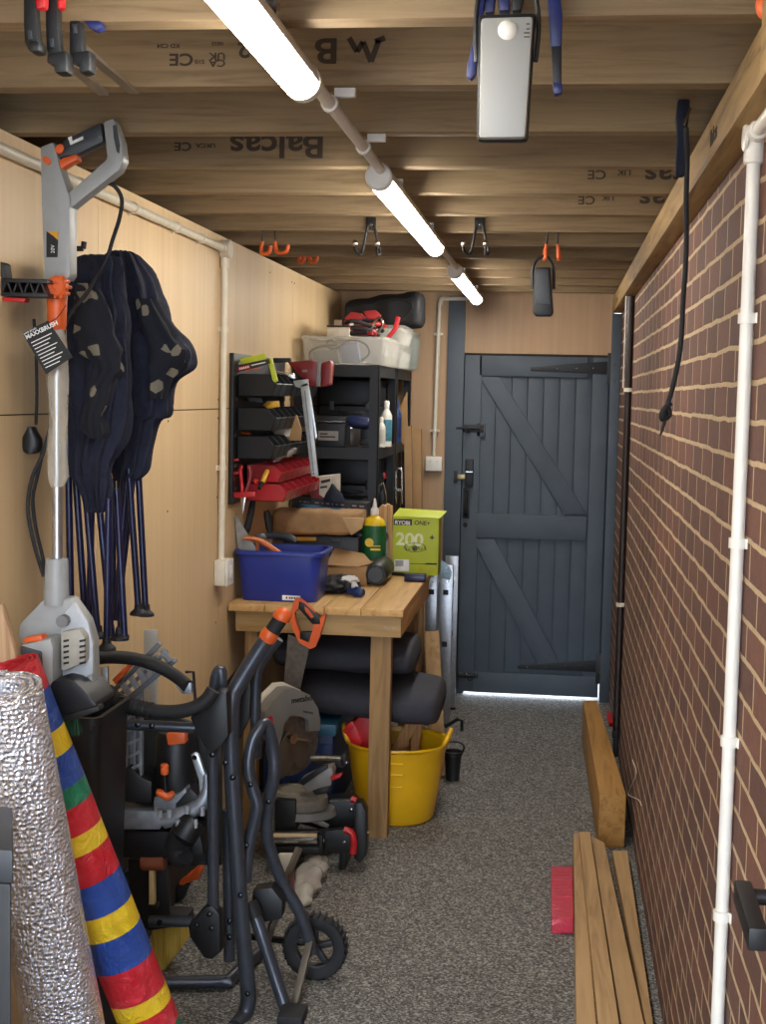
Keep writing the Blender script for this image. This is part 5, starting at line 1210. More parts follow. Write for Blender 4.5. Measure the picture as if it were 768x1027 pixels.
t.part('bar_body', MB().slab([(274, 359), (291, 359), (292, 363), (274, 364)], 4.95, .02, .002), M_BLACK)
t.part('bar_clip', MB().slab([(276, 372), (294, 374), (296, 380), (290, 381), (276, 376)], 4.96, .03, .003), M_STEEL)
t = Thing('angle_square', 'long silver L shaped measuring square hanging from the front of the wall rack', 'square', P(314, 478, 4.93))
MS = mat('satin_steel', (176, 178, 176), .4, .35)
t.part('square_arm', MB().slab([(294, 382), (309, 380), (309, 387), (299, 389), (295, 387)], 4.93, .012, .002), MS)
t.part('square_blade', MB().slab([(301, 386), (309, 383), (319, 477), (312, 478)], 4.93, .010, .002), MS)
t.part('square_edge', MB().slab([(309, 384), (312, 400), (318, 438), (316, 441), (312, 420)], 4.934, .006, .001), M_ALU)
t.part('blade_groove', MB().slab([(305, 392), (306.2, 391.7), (315, 473), (313.6, 473)], 4.9292, .001), mat('dull_steel', (120, 124, 124)))
t.part('pivot_hole', MB().cyl(P(314.5, 475, 4.9305), P(314.5, 475, 4.929), .003, 10), M_INKB)
t = Thing('yellow_utility_knife', 'yellow and black snap knife in the second row of rack bins', 'knife', P(272, 410, 4.72))
t.part('knife_body', MB().slab([(263, 407), (268, 402), (279, 402), (280, 408), (270, 410)], 4.74, .02, .003), mat('amber_plastic', (214, 160, 40)))
t.part('knife_tip', MB().slab([(243, 398), (262, 399), (264, 404), (245, 403)], 4.74, .014, .002), M_DGREY)
solo('tan_card_packet', 'tan paper packet leaning in the third row of rack bins', 'packet', MB().slab([(286, 425), (297, 416), (302, 431), (301, 442), (290, 442)], 4.955, .02, .002).slab([(284, 427), (290, 426), (289, 442), (285, 441)], 4.95, .004), M_CARD)
solo('white_card_packet', 'white sleeve beside the tan packet in the third rack row', 'packet', MB().slab([(272, 432), (292, 428), (290, 438), (276, 436)], 4.94, .012, .001), mat('white_card', (206, 196, 178)))
solo('orange_pencil', 'short orange pencil lying on the third row of rack bins', 'pencil', MB().cyl(P(237, 433.5, 4.66), P(251, 435, 4.70), .0045, 6), M_ORANGE)
t = Thing('red_pliers', 'red handled pliers hanging at the near end of the wall rack', 'pliers', P(243, 520, 4.60))
MR2 = mat('red_grip', (190, 36, 44), .4)
t.part('plier_handle', MB().tube([P(243, 495, 4.6), P(242, 482, 4.6), P(241, 472, 4.6), P(243, 467, 4.6)], .0062, 10, 3), MR2)
t.part('plier_handle', MB().tube([P(246, 495, 4.6), P(250, 482, 4.6), P(251, 474, 4.6), P(249, 468, 4.6)], .0055, 10, 3), mat('dusty_red_grip', (140, 60, 62), .45))
t.part('plier_jaw', MB().slab([(240, 494), (247, 494), (245, 508), (243, 520), (241, 508)], 4.596, .008, .002), M_STEEL)
t = Thing('red_tool_holder', 'red T shaped tool holder rail along the bottom near end of the wall rack', 'holder', P(243, 500, 4.58))
t.part('holder_bar', MB().slab([(231, 494), (256, 493), (256, 498), (231, 500)], 4.585, .012, .002), M_RED)
for y in (461, 474): t.part('holder_hook', MB().slab([(231, y), (239, y - 1), (239, y + 1), (234.5, y + 2), (235, y + 8), (233, y + 8), (232.5, y + 2.5), (231, y + 2.5)], 4.58, .008, .001), M_RED)
t = Thing('yellow_screwdriver', 'yellow and black stubby screwdriver among the red rack bins', 'screwdriver', P(264, 486, 4.70))
t.part('driver_grip', MB().cyl(P(263, 484, 4.64), P(268, 472, 4.70), .009, 14, None, .003), mat('amber_plastic', (214, 160, 40)))
t.part('driver_collar', MB().cyl(P(260, 490, 4.62), P(263, 484, 4.64), .0065, 12), M_BLACK)
t.part('driver_cap', MB().lathe([(.008, 0), (.009, .003), (.006, .007), (0, .007)], P(257, 483, 4.63), (0, -1, 0), 14), M_RED)
solo('clear_wrap_packet', 'shiny clear wrapped packet lying on the upper red rack bins', 'packet', MB().loft([(P(276 + i * 5, 461 - i * 2.2, 4.9), V((.0, .03, 0)), V((.004, 0, .010 + .006 * (i % 2)))) for i in range(5)], 16, .9, .006, 60, 3), clear('crumpled_film', (216, 206, 198), .6, .2))

# ================================================================== the folded saw stand
M_CAPO = M_ORANGE
def bend(pts, Ys): return [P(x, y, Y) for (x, y), Y in zip(pts, Ys)]
t = Thing('saw_stand', 'folded charcoal tubular saw stand with orange capped handle and wheel', 'saw stand', PZ(250, 1010))
t.part('handle_tube', MB().tube(bend([(270, 637), (262, 649), (238, 688), (233, 702), (232, 730), (232, 764), (240, 895), (248, 985), (249, 1003), (245, 1018), (236, 1030)], [3.22, 3.22, 3.21, 3.20, 3.20, 3.20, 3.20, 3.20, 3.20, 3.19, 3.15]), .0195, 18, 4), M_TUBE)
ob = t.part('handle_grip', MB().tube(bend([(268, 640), (281, 621)], [3.22, 3.22]), .018, 18), M_RUBBER, 'black rubber grip')
t.part('grip_cap', MB().tube(bend([(266.5, 643), (268, 640), (272, 634), (273.5, 631.5)], [3.22] * 4), [.018, .0215, .0205, .016], 18), M_CAPO, 'orange ring cap', under=ob)
t.part('grip_cap', MB().tube(bend([(281.5, 621), (283, 618), (286, 614), (288, 611)], [3.22] * 4), [.0215, .022, .019, .008], 18, 2), M_CAPO, 'orange end cap', under=ob)
def screws(lst, r=.007, parent=None):
    for x, y, Y in lst:
        t.part('bolt_head', MB().lathe([(r, 0), (r * .8, .004), (0, .006)], P(x, y, Y), (0, -1, 0), 12), M_STEELB)
M_STEELB = mat('black_bolt', (34, 36, 40), .25, .6)
t.part('back_handle_tube', MB().tube(bend([(279, 640), (262, 664), (257, 680), (256, 722), (257, 760)], [3.36] * 5), .014, 14, 4), M_TUBE)
t.part('side_gusset', MB().slab([(222, 690), (246, 658), (252, 656), (250, 720), (240, 742), (230, 740)], 3.32, .02, .004), M_BLACK)
t.part('loop_tube', MB().tube(bend([(246, 884), (250, 845), (257, 815), (258, 806), (253, 790), (249, 768), (253, 744), (260, 731), (265, 726), (270, 732), (274, 752), (275, 778), (269, 806), (268, 838), (274, 862), (285, 888), (302, 918), (313, 955)], [3.25, 3.26, 3.26, 3.26, 3.26, 3.26, 3.27, 3.28, 3.29, 3.30, 3.31, 3.31, 3.32, 3.33, 3.34, 3.35, 3.36, 3.37]), .0155, 16, 4), M_TUBE)
t.part('upper_bracket', MB().slab([(190, 720), (212, 697), (220, 692), (227, 694), (229, 738), (222, 748), (212, 757), (204, 748)], 3.10, .04, .006), M_BLACK)
t.part('lower_bracket', MB().slab([(188, 929), (205, 910), (212, 908), (220, 917), (221, 956), (212, 963), (204, 961), (190, 940)], 3.12, .04, .006), M_BLACK)
t.part('cross_tube', MB().tube(bend([(112, 726), (196, 730)], [3.10, 3.12]), .0125, 14), M_TUBE)
t.part('frame_tube', MB().tube(bend([(213, 748), (214, 915)], [3.12, 3.14]), .0135, 14), M_TUBE)
t.part('cross_tube', MB().tube(bend([(150, 924), (194, 924)], [3.14, 3.14]), .0135, 14), M_TUBE)
t.part('leg_tube', MB().tube(bend([(229, 812), (230, 963)], [3.27, 3.27]), .0145, 14), M_TUBE)
a, b_, c = PZ(160, 986, .02), PZ(228, 984, .02), PZ(247, 966, .02)
t.part('foot_rail', MB().tube([a, b_.lerp(a, .1), b_, c, c + V((.03, .12, 0))], .0165, 14, 3), M_TUBE)
t.part('front_leg', MB().tube(bend([(255, 917), (262, 936), (276, 980), (290, 1021)], [3.26, 3.25, 3.24, 3.22]), .0165, 16, 3), M_TUBE)
t.part('leg_foot', MB().box(PZ(279, 1026) + V((0, -.03, .001)), PZ(306, 1026) + V((0, .045, .030)), .008), M_RUBBER)
t.part('leg_sleeve', MB().tube(bend([(250, 905), (256, 920)], [3.26, 3.255]), .0205, 14), M_RUBBER)
t.part('brace_bar', MB().beam(P(300, 850, 3.46), P(277, 905, 3.40), .012, .016, .002), mat('bronze_steel', (118, 110, 98), .4, .6))
t.part('brace_bar', MB().beam(P(280, 908, 3.40), P(267, 945, 3.38), .016, .016, .002), mat('bronze_steel', (118, 110, 98)))
t.part('brace_bar', MB().beam(P(311, 944, 3.36), P(292, 1020, 3.25), .018, .014, .002), mat('bronze_steel', (118, 110, 98)))
t.part('axle_block', MB().slab([(253, 893), (272, 890), (284, 905), (282, 922), (262, 926), (252, 912)], 3.29, .05, .006), M_BLACK)
screws([(226, 765, 3.175), (233, 780, 3.178), (247, 848, 3.24), (251, 787, 3.243), (269, 804, 3.295), (241, 898, 3.178), (248, 997, 3.178), (212, 931, 3.118), (197, 928, 3.118), (213, 757, 3.105), (210, 917, 3.118), (230, 924, 3.252), (230, 940, 3.252), (152, 728, 3.09), (138, 727, 3.088), (160, 925, 3.122)])
wc = P(316, 960, 3.44); WR = .083
ob = t.part('wheel_tyre', MB().lathe([(.052, -.016), (.066, -.02), (.078, -.019), (WR, -.012), (WR, .012), (.078, .019), (.066, .02), (.052, .016)], (wc.x, wc.y, WR + .001), (0, 1, 0), 48, (1, 1), True), M_RUBBER)
mb = MB()
for i in range(30):
    a = i * math.pi / 15; c = V((wc.x + math.cos(a) * (WR - .001), wc.y, WR + .0045 + math.sin(a) * (WR - .001)))
    mb.beam(c + V((0, -.017, 0)), c + V((0, .017, 0)), .0065, .007, .001)
t.part('wheel_tread', mb, M_RUBBER, under=ob)
ob = t.part('wheel_rim', MB().lathe([(.048, -.012), (.054, -.014), (.054, .014), (.048, .012)], (wc.x, wc.y, WR + .001), (0, 1, 0), 36, (1, 1), True), M_BLACK)
mb = MB()
for i in range(5):
    a = i * math.tau / 5 + .3; d_ = V((math.cos(a), 0, math.sin(a))); c = V((wc.x, wc.y, WR + .001)); mb.beam(c + d_ * .008, c + d_ * .050, .016, .016, .002, (0, 1, 0))
mb.cyl((wc.x, wc.y - .02, WR + .001), (wc.x, wc.y + .02, WR + .001), .014, 18)
t.part('wheel_spokes', mb, M_BLACK, under=ob)
t.part('axle', MB().cyl((wc.x - .05, wc.y + .02, WR + .001), (wc.x - .32, wc.y + .05, WR + .001), .009, 12).cyl((wc.x, wc.y + .02, WR + .001), (wc.x - .05, wc.y + .02, WR + .001), .009, 12), M_STEELB)

# ---- the table saw clamped to the stand, on its side
Y = 3.206
t = Thing('table_saw', 'black and orange table saw on its side with silver ribbed table', 'table saw', P(165, 870, Y))
ta, tb, tc_, td = P(106, 660, 3.272), P(133, 662, 3.272), None, None
X0 = P(113, 740, 3.192).x
# ribbed underside of the saw table, standing up along the left
M_CASTD = mat('cast_alloy_dark', (112, 116, 122), .5, .5)
pl = [(114, 704), (143, 692), (143, 800), (114, 808)]
t.part('saw_table', MB().slab(pl, 3.225, .012, .002), M_CASTD)
for k in range(7): t.part('table_rib', MB().slab([(115 + k * .2, 712 + k * 13), (141, 704 + k * 13 - 4), (141, 707 + k * 13 - 4), (115 + k * .2, 715 + k * 13)], 3.205, .019), M_CAST)
for x in (118, 126, 134, 140): t.part('table_rib', MB().slab([(x, 704), (x + 2, 702), (x + 2, 803), (x, 805)], 3.208, .016), M_CAST)
for q in (([(113, 690), (158, 644), (162, 647), (116, 694)]), ([(118, 706), (174, 660), (177, 664), (122, 710)]), ([(116, 698), (166, 652), (168, 655), (118, 702)])):
    t.part('fence_rail', MB().slab(q, 3.215, .014, .002), M_CASTD)
for k in range(6):
    t.part('rail_bridge', MB().slab([(120 + k * 8, 688 - k * 7), (124 + k * 8, 685 - k * 7), (131 + k * 8, 695 - k * 6.5), (127 + k * 8, 698 - k * 6.5)], 3.205, .012), M_CAST)
t.part('fence_strip', MB().slab([(112, 682), (131, 663), (136, 664), (116, 687)], 3.20, .016, .002), M_ORANGE, 'orange fence strip')
t.part('motor_body', MB().tube(bend([(177, 733), (177, 740), (176, 790), (176, 803)], [3.26] * 4), [.044, .052, .052, .048], 26), M_BLACK)
t.part('motor_band', MB().slab([(166, 736), (185, 735), (186, 746), (168, 748)], 3.196, .03, .005), M_ORANGE, 'orange motor flash')
t.part('motor_bracket', MB().slab([(154, 800), (178, 797), (186, 790), (188, 800), (176, 806), (176, 814), (154, 814)], 3.194, .05, .003), M_CAST)
ob = t.part('depth_knob', MB().tube(bend([(157, 794), (162, 796), (168, 799), (174, 795)], [3.165] * 4), [.007, .010, .010, .006], 12, 3), M_ORANGE, 'orange wing knob')
t.part('depth_rod', MB().cyl(P(165, 776, 3.165), P(166, 797, 3.165), .004, 10), M_BLACK, under=ob)
t.part('knob_cap', MB().cyl(P(165, 766, 3.165), P(165, 777, 3.165), .0095, 14, None, .003), M_ORANGE, under=ob)
t.part('bottom_casting', MB().slab([(112, 812), (160, 814), (166, 818), (160, 832), (112, 832)], 3.19, .06, .003), M_CAST)
mb = MB()
for x in (116, 128, 140, 152): mb.slab([(x, 815), (x + 1.6, 815), (x + 1.6, 830), (x, 830)], 3.533, .008)
mb.slab([(112, 822), (160, 823), (160, 824.5), (112, 823.5)], 3.534, .007)
t.part('casting_ribs', mb, mat('cast_alloy_dark', (112, 116, 122)))
t.part('curved_casting', MB().tube(bend([(164, 824), (180, 818), (194, 812), (204, 803), (208, 790), (207, 776)], [3.186, 3.186, 3.186, 3.186, 3.188, 3.19]), [.018, .020, .020, .018, .013, .010], 12, 4), M_CAST)
for x, y in ((170, 812), (178, 822), (188, 808), (196, 822), (203, 810), (160, 812)): t.part('casting_stud', MB().cyl(P(x, y, 3.155), P(x, y + 8, 3.155), .006, 10), mat('pale_alloy', (186, 192, 198), .35, .7))
ob = t.part('tilt_lever', MB().slab([(191, 757), (195, 755), (199, 757), (206, 778), (204, 800), (200, 801), (199, 782), (193, 764)], 3.182, .014, .003), mat('pale_alloy', (186, 192, 198)))
t.part('lever_bolt', MB().lathe([(.006, 0), (0, .005)], P(195, 760, 3.182), (0, -1, 0), 12), M_STEELB, under=ob)
t.part('gear_housing', MB().slab([(112, 778), (130, 768), (142, 780), (152, 784), (152, 806), (112, 804)], 3.202, .08, .006), M_BLACK)
t.part('guard_box', MB().slab([(176, 806), (190, 790), (200, 800), (196, 812), (178, 816)], 3.192, .06, .005), M_BLACK)
t.part('dust_port', MB().tube(bend([(196, 822), (189, 830), (184, 838)], [3.182, 3.174, 3.17]), [.030, .034, .034], 22, 2), M_BLACK)
t.part('port_elbow', MB().tube(bend([(184, 838), (176, 848), (181, 860), (186, 858)], [3.172, 3.176, 3.174, 3.166]), [.034, .028, .026, .022], 18, 3), M_RUBBER)
t.part('lower_shroud', MB().slab([(118, 833), (200, 834), (205, 858), (150, 864), (118, 860)], 3.214, .10, .01), M_BLACK)
t.part('rear_panel', MB().slab([(136, 705), (222, 735), (222, 868), (136, 868)], 3.32, .015, .003), M_BLACK)
t.part('shade_panel', MB().slab([(128, 862), (168, 864), (170, 925), (150, 930), (130, 905)], 3.29, .02, .004), M_BLACK)  # added black panel, stands in for the shade below the saw
solo('shade_sheet', 'dark brown sheet added against the left wall as shade behind the table saw', 'panel', MB().box((-1.083, 3.36, .001), (-1.066, 4.25, .44), .002), mat('dark_shade_brown', (46, 38, 34), .7, 0, .15, 20))  # sheet added over the bright wall, its dark colour stands in for shade
# two hoses arched over the top
t = Thing('vacuum_hose', 'smooth black hose arching over the top of the table saw', 'hose', P(145, 690, 3.5))
t.part('hose_tube', MB().tube(bend([(97, 660), (112, 659), (135, 661), (158, 668), (176, 678), (188, 688)], [3.06, 3.09, 3.13, 3.15, 3.15, 3.13]), .0155, 16, 5), M_RUBBER)
t = Thing('corrugated_hose', 'ribbed black hose curving below the smooth hose over the table saw', 'hose', P(150, 715, 3.45))
hp = bend([(108, 694), (116, 703), (132, 709), (152, 713), (175, 714), (194, 710), (207, 702), (214, 692)], [3.08, 3.06, 3.05, 3.05, 3.05, 3.05, 3.055, 3.06])
t.part('hose_tube', MB().tube(hp, .0165, 14, 5), M_RUBBER)
mb = MB()
for i in range(18):
    k = i / 18 * 3.2; a = int(k); q = hp[a].lerp(hp[a + 1], k - a); d_ = (hp[a + 1] - hp[a]).normalized() * .0018
    mb.tube([q - d_, q + d_], [.0195, .0195], 14)
t.part('hose_rib', mb, M_BLACK)
t = Thing('pipe_hook', 'upright black bent tube end standing behind the upper bracket of the stand', 'tube', P(220, 700, 3.52))
t.part('tube_body', MB().tube(bend([(214, 700), (216, 682), (219, 673), (222, 674), (222, 690), (221, 706)], [3.17] * 6), .0135, 14, 3), M_TUBE)
t = Thing('hose_clip', 'thin black square hook standing up from the hoses above the table saw', 'clip', P(194, 692, 3.46))
t.part('clip_wire', MB().tube(bend([(186, 674), (194, 674), (195, 692), (196, 704)], [3.12] * 4), .0036, 8), M_BLACK)
t.part('clip_plate', MB().slab([(176, 688), (188, 682), (192, 686), (192, 696), (182, 696)], 3.13, .02, .003), M_CAST)
t = Thing('silver_rail', 'toothed silver metal rail standing upright behind the table saw by the wall', 'rail', P(150, 690, 3.85))
t.part('rail_body', MB().slab([(144, 632), (157, 632), (157, 860), (143, 860)], 3.46, .012, .002), mat('satin_steel', (176, 178, 176)))
mb = MB()
for k in range(9): mb.slab([(156.8, 640 + k * 5), (158.4, 641 + k * 5), (158.4, 643 + k * 5), (156.8, 644 + k * 5)], 3.462, .008)
t.part('rail_teeth', mb, mat('satin_steel', (176, 178, 176)))
t.part('rail_lug', MB().slab([(139, 660), (145, 656), (147, 664), (145, 688), (141, 688)], 3.45, .008, .002), M_CAST)
solo('alloy_strip', 'short pale metal strip standing between the brush hood and the hose', 'strip', MB().slab([(100, 669), (108, 669), (108, 692), (101, 712)], 3.07, .012, .002), M_ALU)

# tall black bin under the brush hood
Y = 2.83
a, b_ = P(56, 730, Y), P(99, 730, Y); zt = P(112, 711, Y).z
t = Thing('black_storage_bin', 'tall black plastic bin behind the striped roll, below the brush hood', 'bin', ((a.x + b_.x) / 2, Y + .15, 0))
t.part('bin_body', MB().rings([rrect(a.x + .03, b_.x - .012, Y + .02, Y + .20, .001, .02), rrect(a.x, b_.x, Y, Y + .22, zt - .03, .022), rrect(a.x + .006, b_.x - .006, Y + .006, Y + .214, zt - .03, .018), rrect(a.x + .035, b_.x - .018, Y + .03, Y + .19, .008, .016)]), M_BLACK)
t.part('bin_rim', MB().rings([rrect(a.x - .006, b_.x + .004, Y - .006, Y + .226, zt - .045, .026), rrect(a.x - .006, b_.x + .004, Y - .006, Y + .226, zt - .022, .026), rrect(a.x + .004, b_.x - .006, Y + .004, Y + .216, zt - .022, .02), rrect(a.x + .004, b_.x - .006, Y + .004, Y + .216, zt - .045, .02)], False, True), M_BLACK)
t.part('bin_hole', MB().lathe([(.010, 0), (.010, .003), (.006, .003), (0, .001)], P(94, 732, Y - .001), (0, -1, 0), 16), M_INKB)

# ---- floor clutter seen through the stand
t = Thing('floor_broom', 'yellow bristled broom head on the floor below the folded stand', 'broom', PZ(165, 985))
bq = [(188, 929), (160, 931), (153, 942), (150, 955), (158, 972), (164, 968), (188, 940)]
t.part('bristles', MB().slab([(152, 932), (188, 927), (190, 940), (166, 972), (158, 980), (150, 962)], 3.42, .055, .004), M_BRISTLE)
t.part('broom_stock', MB().slab([(140, 916), (188, 918), (189, 928), (150, 934), (141, 930)], 3.415, .065, .006), M_BLACK)
t.part('broom_pole', MB().cyl(P(150, 918, 3.44), P(128, 872, 3.40), .012, 14), M_DGREY)
t = Thing('rubber_mallet', 'cream handled mallet with brown head standing below the table saw', 'mallet', P(152, 912, 3.22))
t.part('mallet_handle', MB().slab([(149, 868), (154, 868), (155, 908), (149, 908)], 3.22, .02, .004), mat('cream_wood', (206, 178, 124), .5, 0, .1, 20))
t.part('mallet_head', MB().cyl(P(142, 864, 3.23), P(166, 864, 3.23), .022, 20, None, .004), mat('brown_rubber', (128, 66, 40), .6))
t.part('mallet_base', MB().slab([(147, 908), (157, 908), (157, 913), (147, 913)], 3.215, .03, .003), M_BLACK)
TY2 = PZ(174, 905, .004).y
t = Thing('orange_hand_tool', 'orange and black gripped hand tool lying on the floor under the saw', 'hand tool', P(185, 905, 3.75))
t.part('tool_handle', MB().slab([(179, 885), (190, 876), (201, 866), (203, 872), (199, 882), (188, 886), (180, 890)], TY2, .03, .005), M_ORANGE)
t.part('tool_grip', MB().slab([(170, 900), (178, 886), (189, 888), (184, 902), (174, 908)], TY2, .03, .006), M_BLACK)
t.part('tool_blade', MB().slab([(192, 874), (200, 862), (203, 864), (197, 880)], TY2 + .01, .004), M_BLACK)

# ================================================================== mitre saw
MY = 4.36
t = Thing('mitre_saw', 'grey and black mitre saw with round blade guard in front of the workbench', 'mitre saw', (P(310, 840, MY).x, MY, 0))
th = R(48); d_ = V((math.cos(th), math.sin(th), 0)); n_ = V((math.sin(th), -math.cos(th), 0))
BC = P(297, 747, MY)
def on_saw(px, py):                                    # the point of the blade's plane seen at (px, py)
    r_ = ray(px, py); o = V((0, 0, H)); k = (BC - o).dot(n_) / r_.dot(n_); return o + r_ * k
M_GUARD = mat('warm_grey_guard', (112, 110, 105), .5, 0, .05, 20); M_GCREAM = mat('cream_guard_edge', (206, 200, 184), .45, 0, .05, 20)
out = [(267, 735), (266, 714), (274, 703), (286, 691), (295, 690), (311, 697), (319, 710), (321.5, 722), (321, 733), (310, 734), (309, 722), (303, 719), (292, 718), (285, 726), (281, 748), (274, 745)]
t.part('blade_guard', MB().prism([on_saw(*q) for q in out], -n_ * .05, .003), M_GUARD)
t.part('guard_edge', MB().prism([on_saw(*q) - n_ * .046 for q in [(265, 733), (264, 712), (272, 701), (285, 688), (294, 687), (311, 695), (300, 705), (290, 704), (278, 716), (274, 738)]], -n_ * .02, .003), M_GCREAM, 'cream guard rim')
t.part('guard_lettering', MB().text('metabo', on_saw(292, 705.5) + n_ * .001, d_, V((0, 0, 1)) - d_ * .1, .0275, .0008, .008), M_INKB)
t.part('guard_print', MB().prism([on_saw(*q) + n_ * .0004 for q in [(304, 712.5), (314, 714.5), (314, 716.3), (304, 714.4)]], n_ * .0006), M_DGREY)
t.part('saw_blade', MB().lathe([(.105, -.001), (.105, .001), (.02, .0016), (0, .0016)], BC - n_ * .02, n_, (0, 0, 1) and 60), M_BLADE)
t.part('lower_guard', MB().prism([on_saw(*q) - n_ * .006 for q in [(281, 748), (290, 733), (306, 738), (311, 750), (306, 768), (300, 772), (296, 764), (290, 776), (282, 782), (279, 770)]], n_ * .003, .0008), mat('smoked_steel', (96, 84, 70), .35, .4))
t.part('arbor_bolt', MB().cyl(on_saw(291, 740) , on_saw(291, 740) + n_ * .02, .016, 18).cyl(on_saw(291, 740), on_saw(310, 743) + n_ * .004, .004, 8), M_STEEL)
t.part('guard_tag', MB().prism([on_saw(*q) + n_ * .0005 for q in [(268, 719), (273, 718), (274, 725), (270, 728)]], n_ * .001), M_RED)
tt = P(296, 797, MY - .02)
t.part('turntable', MB().lathe([(.105, -.035), (.108, -.03), (.105, 0), (.095, .006), (.09, .012), (0, .012)], tt, (0, 0, 1), 36, (1, .8)), mat('dusty_alloy', (132, 126, 112), .6, .2, .15, 60))
t.part('turntable_ring', MB().lathe([(.085, .0125), (.085, .018), (.07, .021), (.066, .013), (.05, .013), (.048, .02), (0, .02)], tt, (0, 0, 1), 36, (1, .8)), mat('dusty_alloy', (132, 126, 112)))
t.part('turntable_skirt', MB().lathe([(.12, -.062), (.125, -.058), (.118, -.036), (0, -.036)], tt + V((.01, 0, 0)), (0, 0, 1), 36, (1, .8)), M_GUARD)
t.part('mitre_arm', MB().slab([(300, 784), (322, 772), (332, 770), (334, 776), (332, 788), (322, 790), (308, 795)], MY - .14, .07, .004), mat('arm_alloy', (126, 124, 120), .5, .2))
t.part('arm_slot', MB().slab([(298, 785), (322, 769), (328, 768), (328, 771), (304, 788)], MY - .145, .02, .002), M_BLACK)
t.part('arm_lever', MB().slab([(331, 779), (343, 776), (341, 780), (332, 783)], MY - .15, .02, .002), M_RED, 'red lever')
t.part('arm_lock', MB().slab([(312, 792), (330, 788), (328, 796), (316, 798)], MY - .13, .05, .004), M_BLACK)
t.part('saw_base', MB().slab([(275, 802), (296, 803), (297, 834), (275, 834)], MY - .12, .22, .006), M_BLACK)
t.part('base_rail', MB().slab([(277, 834), (322, 834), (340, 832), (355, 834), (354, 855), (322, 856), (277, 855)], MY - .13, .03, .003), M_BLACK)
t.part('base_rail', MB().slab([(330, 803), (352, 801), (358, 808), (358, 830), (320, 832), (300, 826), (302, 812)], MY + .02, .08, .004), M_BLACK)
t.part('rail_trim', MB().slab([(331, 802.5), (350, 801), (350, 802.6), (331, 804)], MY + .012, .01), M_STEEL)
t.part('corner_guard', MB().tube(bend([(352, 801), (358, 804), (361, 812), (361, 824)], [MY - .01] * 4), .011, 10, 3), M_RED, 'red corner guard')
t.part('corner_guard', MB().tube(bend([(345, 832), (352, 835), (355, 844), (354, 856)], [MY - .145] * 4), .011, 10, 3), M_RED, 'red corner guard')
t.part('base_lever', MB().slab([(297, 822), (303, 818), (307, 819), (305, 823), (299, 824)], MY - .1, .02, .002), M_RED, 'small red lever')
t.part('lever_arm', MB().slab([(305, 817), (315, 820), (330, 828), (328, 831), (314, 826)], MY - .09, .012, .002), M_GUARD)
ry = MY - .17
t.part('front_roller', MB().cyl(P(274, 841, ry), P(319, 841, ry), .0225, 24), M_STEEL)
t.part('roller_frame', MB().slab([(274, 850), (321, 850), (321, 856), (274, 856)], ry - .03, .06, .002).slab([(319, 838), (323, 838), (323, 856), (319, 856)], ry - .03, .06, .002), M_BLACKM)
t.part('roller_bolt', MB().cyl(P(323, 843.5, ry), P(325.5, 843.5, ry), .006, 12), M_STEEL)
t.part('rear_roller', MB().cyl(P(312, 760, MY + .06), P(342, 761, MY + .06), .0105, 18), M_STEEL)
t.part('roller_frame', MB().slab([(312, 763.5), (345, 764.5), (345, 770), (312, 768)], MY + .05, .03, .002).slab([(342, 756), (346, 756), (346, 769), (342, 768)], MY + .04, .04, .002), M_BLACK)
t.part('roller_bolt', MB().cyl(P(346, 765, MY + .06), P(349, 765, MY + .06), .005, 10), M_STEEL)
mb = MB()
for x, y, Y in ((345, 844.5, MY - .132), (352, 812, MY + .018)): mb.lathe([(.0065, 0), (.005, .004), (0, .005)], P(x, y, Y), (0, -1, 0), 12)
t.part('base_bolt', mb, M_STEEL)
t.part('end_foot', MB().slab([(355, 806), (362, 805), (367, 815), (367, 858), (361, 866), (355, 862)], MY - .12, .06, .006), M_BLACK)
t.part('end_bolt', MB().cyl(P(367, 835, MY - .09), P(370, 835, MY - .09), .005, 10), M_BRASS)
t.part('base_leg', MB().box((P(276, 850, MY).x, MY - .10, 0), (P(282, 850, MY).x, MY + .10, P(280, 856, MY - .1).z + .02), .004), M_BLACK)
t.part('base_leg', MB().box((P(345, 850, MY).x, MY - .10, 0), (P(351, 850, MY).x, MY + .10, P(345, 856, MY - .1).z + .03), .004), M_BLACK)
# under the saw: crumpled clear bag, cream pipe
t = Thing('crumpled_bag', 'crumpled clear plastic bag on the floor below the silver roller', 'bag', PZ(308, 900))
q = [(318, 858, .03), (314, 868, .035), (307, 882, .033), (303, 894, .024), (300, 903, .012)]
t.part('bag_film', MB().loft([(PZ(x, y + 6, r), V((r * 1.1, 0, 0)), V((0, .01, r))) for x, y, r in q], 22, .9, .022, 30, 4), clear('clear_bag_film', (206, 200, 190), .6, .2))
solo('dark_board', 'dark board edge standing on the floor beside the crumpled bag', 'board', MB().beam(PZ(291, 874, .045), PZ(294, 905, .02), .012, .05, .002), mat('dark_maroon_board', (84, 36, 34), .5))
solo('cream_tray', 'cream plastic tray edge showing below the mitre saw roller', 'tray', MB().slab([(279, 857), (294, 857), (287, 884), (280, 880)], 4.12, .02, .003), M_CREAM)

